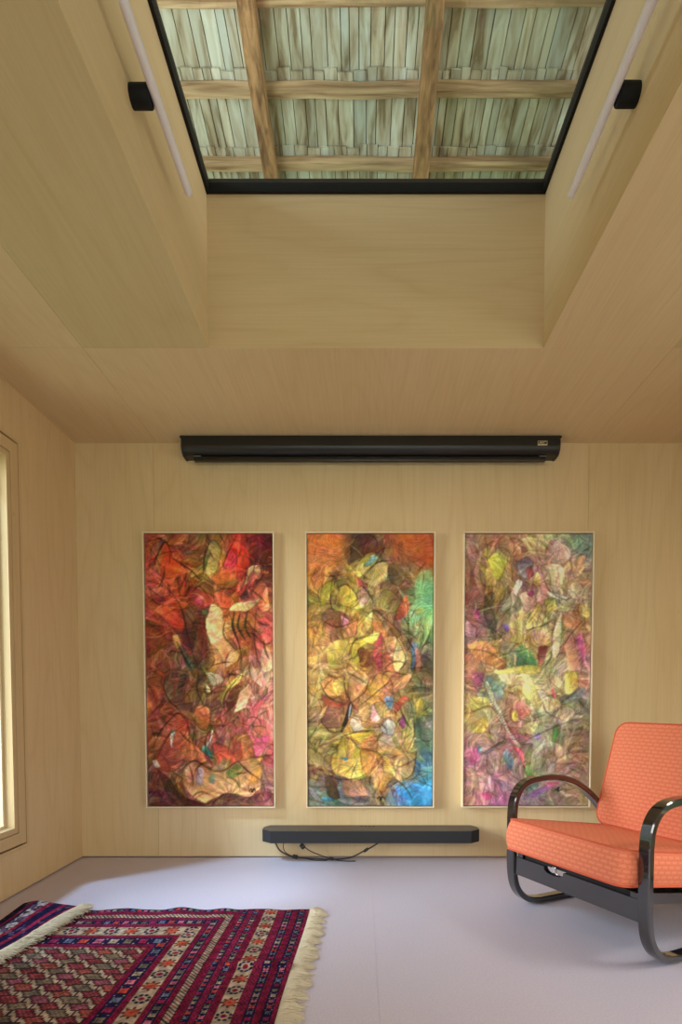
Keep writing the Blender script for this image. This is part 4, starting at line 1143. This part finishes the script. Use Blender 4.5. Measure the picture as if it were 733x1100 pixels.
def motif_band(a, b, a0, a1, m, ground, cols, pitch=None, seed=0):
    """flower motifs along b in a band a0..a1"""
    w = a1-a0; pitch = pitch or w*1.32
    setc(m, ground)
    p = b/pitch; i = np.floor(p).astype(int); u = ((p-i)-.5)*pitch/w*2; v = ((a-(a0+a1)/2))/w*2
    k = (i*7+seed) % len(cols)
    pal = np.array(cols)[k]
    qx, qy = np.round(np.abs(u)*5)/5, np.round(np.abs(v)*5)/5
    petal = ((np.abs(qx-.45) + np.abs(qy-.45)) < .32) | ((qx < .15) & (qy < .62)) | ((qy < .15) & (qx < .62))
    mm = m & petal; img[mm] = pal[mm]
    hole = (qx < .12) & (qy < .12); setc(m & hole, ground)
    cr = (np.abs(np.abs(((p % 1)-0))*pitch/w*2) < .22) & (np.abs(np.abs(v)-.72) < .12)
    setc(m & cr, CRM)
def star_band(a, b, a0, a1, m, seed=0):
    w = a1-a0; pitch = w*1.22
    setc(m, CRM)
    p = b/pitch; i = np.floor(p).astype(int); u = ((p-i)-.5)*pitch/w*2; v = ((a-(a0+a1)/2))/w*2
    r_ = np.hypot(u, v); th = np.arctan2(v, u)
    odd = ((i+seed) % 2) == 0
    star = r_ < (.52+.30*np.cos(4*th)**2*np.sign(np.cos(8*th)*.5+.5))
    ray8 = r_ < .48+.42*np.abs(np.cos(4*th))**2
    setc(m & odd & (r_ < .58+.44*np.abs(np.cos(4*th))**2), (74,40,46))
    setc(m & odd & ray8, ORA); setc(m & odd & ray8 & (r_ > .32) & (np.abs(np.sin(4*th)) > .75), OLI)
    setc(m & odd & (np.abs(ray8*1.0-.5) < .6) & (r_ > .60) & ray8, (120,40,44)); setc(m & odd & (r_ < .17), (168,36,58))
    oc = np.maximum(np.maximum(np.abs(u), np.abs(v)), (np.abs(u)+np.abs(v))*.72)
    setc(m & ~odd & (oc < .84), NAVY); setc(m & ~odd & (oc < .50), CRM); setc(m & ~odd & (oc < .30), PNK if seed % 2 else RED)
    setc(m & ~odd & (oc < .86) & (oc > .48) & (np.abs(np.sin(4*th)) < .35), CRM)
    setc(m & (np.abs(np.abs(v)-.93) < .05), (110,40,50))
MC = [RED2, OLI, CRM, PNK, ORA, SLA]
rb = [(0,.012,'r'),(.012,.048,'n'),(.048,.066,'r'),(.066,.102,'n'),(.102,.126,'r'),(.126,.186,'s'),(.186,.204,'r'),(.204,.236,'n'),(.236,.250,'r')]
fb = [(.0,.030,'n2'),(.030,.050,'r'),(.050,.082,'z'),(.082,.095,'r'),(.095,.135,'n'),(.135,.148,'r'),(.148,.212,'s'),(.212,.228,'r'),(.228,.282,'n'),(.282,.298,'r')]
E_r = DX-.25; E_f = DY*.78; 
inR = DX < .25
useF = (~inR) & (E_f < E_r); useR = (~inR) & ~useF
def paint_bands(bands, a, b, mask, seed):
    for k, (p0, p1, t_) in enumerate(bands):
        m = mask & (a >= p0) & (a < p1)
        if t_ == 'r': chev(a, b, m, RED2 if k % 4 == 0 else RED, MAR)
        elif t_ in ('n', 'n2'):
            e = min(.006, (p1-p0)*.16)
            motif_band(a, b, p0+e, p1-e, m, NAVY, MC, seed=seed+k*3)
            setc(m & ((a < p0+e*.5) | (a > p1-e*.5)), RED)
        elif t_ == 's': star_band(a, b, p0, p1, m, seed+k)
        elif t_ == 'z':
            setc(m, CRM); z = ((b + (a-p0)*1.0)/.016) % 1; setc(m & (z < .40), NAVY)
            zz = ((b + (a-p0)*1.0)/.032) % 1; setc(m & (zz < .2), (120,50,56))
            setc(m & ((a < p0+.004) | (a > p1-.004)), (60,24,40))
paint_bands(rb, DX, DY, inR, 1)
paint_bands(fb, E_r, DY, useR, 4); paint_bands(fb, E_f, DX, useF, 8)
fld = (~inR) & (E_r >= .298) & (E_f >= .298)
setc(fld, CRM)
# field: staggered stepped lozenges on cream
px_, py_ = .092, .074
P = DX-.548; Q = DY-.382
for sft in (0, 1):
    pu = (P/px_ + .5*sft); pv = (Q/py_ + .5*sft)
    iu, iv = np.floor(pu).astype(int), np.floor(pv).astype(int)
    u, v = (pu-iu-.5), (pv-iv-.5)
    qu, qv = np.round(u*14)/14, np.round(v*10)/10
    sk_ = np.abs(qu+.55*qv)
    loz = np.maximum(sk_*2.9, np.abs(qv)*2.7) 
    cols = np.array([(122,34,52),(112,98,80),(150,62,56),(132,58,80),(98,88,74),(128,36,50)])[(iu*2+iv*3+sft*2) % 6]
    m = fld & (loz < .92); img[m] = (56,36,44)
    m = fld & (loz < .78); img[m] = cols[m]
    m = fld & (loz < .56) & (((np.floor(qu*14)+np.floor(qv*10)) % 2) == 0); img[m] = img[m]*.6+np.array(BEI)*.4
    m = fld & (np.abs(np.abs(qu)-.5) < .05) & (np.abs(qv) < .12); img[m] = (70,40,46)
dg = fld & (((P*1.0/px_ - Q/py_) % 1) < .035); img[dg] = (84,60,56)
# far selvedge, near side mirrored enough to stay out of frame
setc((DY < .010), (40,34,66))
n_ = fbm(ny, nx, 5, 501, 2)[...,None]; img = img*(.66+.60*n_)
n_ = fbm(ny, nx, 90, 551, 2)[...,None]; img = img*(.88+.24*n_)
img = np.clip(img, 4, 255)/255.

def rug_z(X, Y):
    far = np.exp(-np.clip(RY1-Y, 0, 9)/.10)
    z = .0075 + .006*far*(np.sin(X*31+.8)*.5+.5)**2 + .003*(np.sin(X*9+Y*5)*.5+.5) 
    z = z + .017*np.exp(-((Y+1.385+.05*(X+.3))/.020)**2)*np.clip((X+.62)/.3, 0, 1)    # a small crease
    return z
def grid_mesh(name, X, Y, Z, colr, skirt=True, mats=None, parent=None, flip=False):
    h, w = X.shape
    me = bpy.data.meshes.new(name)
    co = np.stack([X, Y, Z], -1).reshape(-1,3)
    i = np.arange(h*w).reshape(h,w)
    q = np.stack([i[:-1,:-1], i[1:,:-1], i[1:,1:], i[:-1,1:]], -1).reshape(-1,4)
    c = colr.reshape(-1,3)
    if skirt:
        bi = np.concatenate([i[0,:], i[1:,-1], i[-1,-2::-1], i[-2:0:-1,0]])
        base = len(co); low = co[bi].copy(); low[:,2] = np.minimum(.0012, low[:,2])
        co = np.concatenate([co, low]); c = np.concatenate([c, c[bi]*.8])
        n = len(bi); j = np.arange(n); k2 = (j+1) % n
        q = np.concatenate([q, np.stack([bi[k2], bi[j], base+j, base+k2], -1)])
    if flip: q = q[:,::-1]
    me.vertices.add(len(co)); me.vertices.foreach_set('co', co.astype(np.float32).ravel())
    grid_faces(me, q); set_col(me, c)
    me.polygons.foreach_set('use_smooth', np.ones(len(me.polygons), bool))
    return link(name, me, mats, parent)
X, Y = np.meshgrid(gx, gy)
Yw = Y + (.007*np.sin(X*23)+.005*np.sin(X*41+1))*np.exp(-np.clip(RY1-Y,0,9)/.05)
Xw = X + .010*np.sin((Y+1.3)*4.0)*np.exp(-np.clip(RX1_-X,0,9)/.2)
RUG = empty('rug', (-.85, -1.45, 0)); tag(RUG, 'red and navy patterned wool rug with folded left end and cream fringes on the floor', 'rug')
pile = grid_mesh('pile', Xw, Yw, rug_z(X, Y), img, True, rugM, None); pile.parent = RUG; pile.matrix_parent_inverse = Matrix.Translation((.85,1.45,0))

# folded-over end showing the flat back
n1, n2 = 96, 300
s_ = np.linspace(0, 1, n1); tY = np.linspace(RY1, RY0, n2)
SS, YY = np.meshgrid(s_, tY)
xe = -1.206 - .13*(RY1-YY)                 # where the fringe starts
xf = -1.462 - .01*np.sin(YY*6)
XX = xf + (xe-xf)*SS
ZZ = .026 + .010*np.sin(np.clip(SS*3,0,1)*PI/2) - .020*(1-np.clip(SS*9,0,1))**2 + .004*np.sin(YY*14+SS*3) - .012*SS**2 + .008*np.exp(-((SS-.35)/.2)**2)*np.exp(-(RY1-YY)/.2)
fl = np.zeros((n2, n1, 3))
st = [(0,.10,(96,24,44)),(.10,.26,(36,31,64)),(.26,.31,(128,30,50)),(.31,.36,(38,32,64)),(.36,.52,(176,164,160)),(.52,.60,(140,30,54)),(.60,.74,(36,32,68)),(.74,.82,(156,38,72)),(.82,.92,(40,34,70)),(.92,1.01,(150,34,56))]
for a0, a1, cc_ in st: fl[(SS >= a0) & (SS < a1)] = cc_
nz1 = fbm(n2, n1, 7, 601, 2); 
mm = (SS >= .36) & (SS < .52) & (nz1 > .52); fl[mm] = (60,44,74)
mm = (SS >= .10) & (nz1 > .66); fl[mm] = fl[mm]*.5+np.array((150,120,140))*.5
st_ = fbm(n2, n1, 3, 655, 1)[...,None]; fl = np.clip(fl*(.72+.5*st_), 4, 255)/255.
fp = grid_mesh('folded_end', XX, YY, ZZ, fl, True, rugM, None, True); fp.parent = RUG; fp.matrix_parent_inverse = Matrix.Translation((.85,1.45,0))
FR = simple('wool_fringe', rgb(206,192,164), .95, spec=.1)
def fringe(name, n, root, tipf, seed, width):
    rr = random.Random(seed); bm = bmesh.new()
    for k in range(n):
        y = RY1-.004-(RY1-RY0-.01)*(k+rr.random())/n
        bunch = math.sin(y*95+math.sin(y*31)*2)
        p0 = root(y); tip = tipf(y, rr, bunch)
        mid = p0.lerp(tip, .45)+Vector((0, rr.uniform(-.006,.006), rr.uniform(.002,.010)))
        r = rr.uniform(.0011, .0019)
        tube(bm, catmull([p0, mid, tip], 3), [r, r, r, r*.95, r*.8, r*.6, r*.4], 5, cap=False)
    o = obj(name, bm, FR, None, smooth=True, recalc=False); o.parent = RUG; o.matrix_parent_inverse = Matrix.Translation((.85,1.45,0))
    o['label'] = label = 'cream wool fringe'
    return o
def rt_root(y): return Vector((RX1_-.003+.010*math.sin((y+1.3)*4.0), y, .0055))
def rt_tip(y, rr, b): return Vector((RX1_+.066+.008*math.sin((y+1.3)*4.0)+.010*b+rr.uniform(-.010,.008), y+rr.uniform(-.012,.012)+.012*math.cos(y*95), rr.uniform(.002,.006)))
fringe('fringe', 1500, rt_root, rt_tip, 5, .07)
def lf_x(y): return -1.206-.13*(RY1-y)
def lf_root(y): return Vector((lf_x(y)-.004, y, .027+.004*math.sin(y*14+3)))
def lf_tip(y, rr, b): return Vector((lf_x(y)+.060+.005*b+rr.uniform(-.018,.012), y+rr.uniform(-.018,.018), rr.uniform(.013,.034)))
fringe('fringe', 1700, lf_root, lf_tip, 6, .09)

# ------------------------------------------------------------------ light: overcast daylight, soft sun side
W = bpy.data.worlds.new('daylight'); S.world = W; W.use_nodes = True
nt = W.node_tree; N = nt.nodes; L = nt.links; bgd = N['Background']
tc = N.new('ShaderNodeTexCoord'); sp = N.new('ShaderNodeSeparateXYZ'); L.new(tc.outputs['Generated'], sp.inputs[0])
r = ramp(N, [(.46, (.30,.36,.24,1)), (.53, (.75,.84,.80,1)), (.75, (.86,.93,1.0,1)), (1, (.70,.82,1.0,1))])
mr = N.new('ShaderNodeMapRange'); mr.inputs['From Min'].default_value = -1; mr.inputs['From Max'].default_value = 1
L.new(sp.outputs['Z'], mr.inputs['Value']); L.new(mr.outputs[0], r.inputs[0]); L.new(r.outputs[0], bgd.inputs['Color'])
bgd.inputs['Strength'].default_value = .8

def sun(name, d, energy, ang, col):
    l = bpy.data.lights.new(name, 'SUN'); l.energy = energy; l.angle = math.radians(ang); l.color = col
    o = bpy.data.objects.new(name, l); COL.objects.link(o)
    o.rotation_euler = Vector(d).to_track_quat('-Z', 'Y').to_euler(); o.location = (-5,-5,6); return o
e = math.radians(46)
sun('sun', (.81*math.cos(e), .58*math.cos(e), -math.sin(e)), 2.9, 7, (.50,.73,1.0))
e2 = math.radians(27)
sun('sky_glow', (.97*math.cos(e2), .24*math.cos(e2), -math.sin(e2)), 3.6, 28, (.68,.84,1.0))
e3 = math.radians(6)
sun('meadow_glow', (.88*math.cos(e3), .47*math.cos(e3), -math.sin(e3)), 4.8, 36, (1.0,1.0,.92))

def area(name, loc, d, sx, sy, power, col, spread=180):
    l = bpy.data.lights.new(name, 'AREA'); l.shape = 'RECTANGLE'; l.size = sx; l.size_y = sy; l.energy = power; l.color = col
    l.spread = math.radians(spread)
    o = bpy.data.objects.new(name, l); COL.objects.link(o); o.location = loc
    o.rotation_euler = Vector(d).to_track_quat('-Z', 'Y').to_euler(); return o
# daylight at the glazed door and the far window, then two added fill lamps
area('door_daylight', (.3, YB-.4, 1.6), (.06, 1, -.45), 2.4, 1.2, 24, (1.0,.96,.94), 120)
area('side_daylight', (XR+.4, -2.6, 1.25), (-1, 0, -.3), 2.5, 1.8, 20, (1.0,.96,.90))
area('ceiling_fill', (XL-.85, -1.35, -.15), (1, .60, .60), 1.3, .9, 10, (1.0,1.0,.90), 130)  # added low lamp that brightens the ceiling through the window
area('right_well_fill', (-1.72, -1.7, 3.30), (1, 0, -.30), 2.0, .35, 34, (.60,.80,1.0))  # added cool lamp under the barn roof, brightens the right well side
# added upward lamp, out of sight, that brightens the barn roof
roof_fill = area('barn_roof_fill', (-1.22, -1.5, 2.74), (0, 0, 1), .85, 2.4, 44, (.90,1.0,.96))
roof_fill.rotation_euler = (PI, 0, 0)

area('left_well_fill', (3.7, -1.4, 3.5), (-1, .1, -.22), 2.4, .8, 110, (1.0,.97,.90))  # added lamp beyond the roof edge, brightens the left well side

# ------------------------------------------------------------------ camera
F_PX, HXP, HYP, D = 622.0, 388.0, 752.0, 3.3
th = math.atan(F_PX/15700.0); YPP = HYP+F_PX*math.tan(th)
cd = bpy.data.cameras.new('camera'); cam = bpy.data.objects.new('camera', cd); COL.objects.link(cam)
cam.location = (0, -D, .9049); cam.rotation_euler = (PI/2-th, 0, 0)
cd.sensor_fit = 'VERTICAL'; cd.sensor_height = 36; cd.sensor_width = 24; cd.lens = 36*F_PX/1100
cd.shift_x = (366.5-HXP)/1100; cd.shift_y = (YPP-550)/1100
cd.clip_start = .05
S.camera = cam

S.view_settings.view_transform = 'Standard'; S.view_settings.look = 'None'
S.view_settings.gamma = 1; S.view_settings.use_curve_mapping = False
S.view_settings.exposure = 0.12
S.cycles.use_denoising = True
S.cycles.max_bounces = 12; S.cycles.diffuse_bounces = 8; S.cycles.glossy_bounces = 4; S.cycles.transparent_max_bounces = 12
S.cycles.sample_clamp_indirect = 6
S.cycles.caustics_reflective = False; S.cycles.caustics_refractive = False
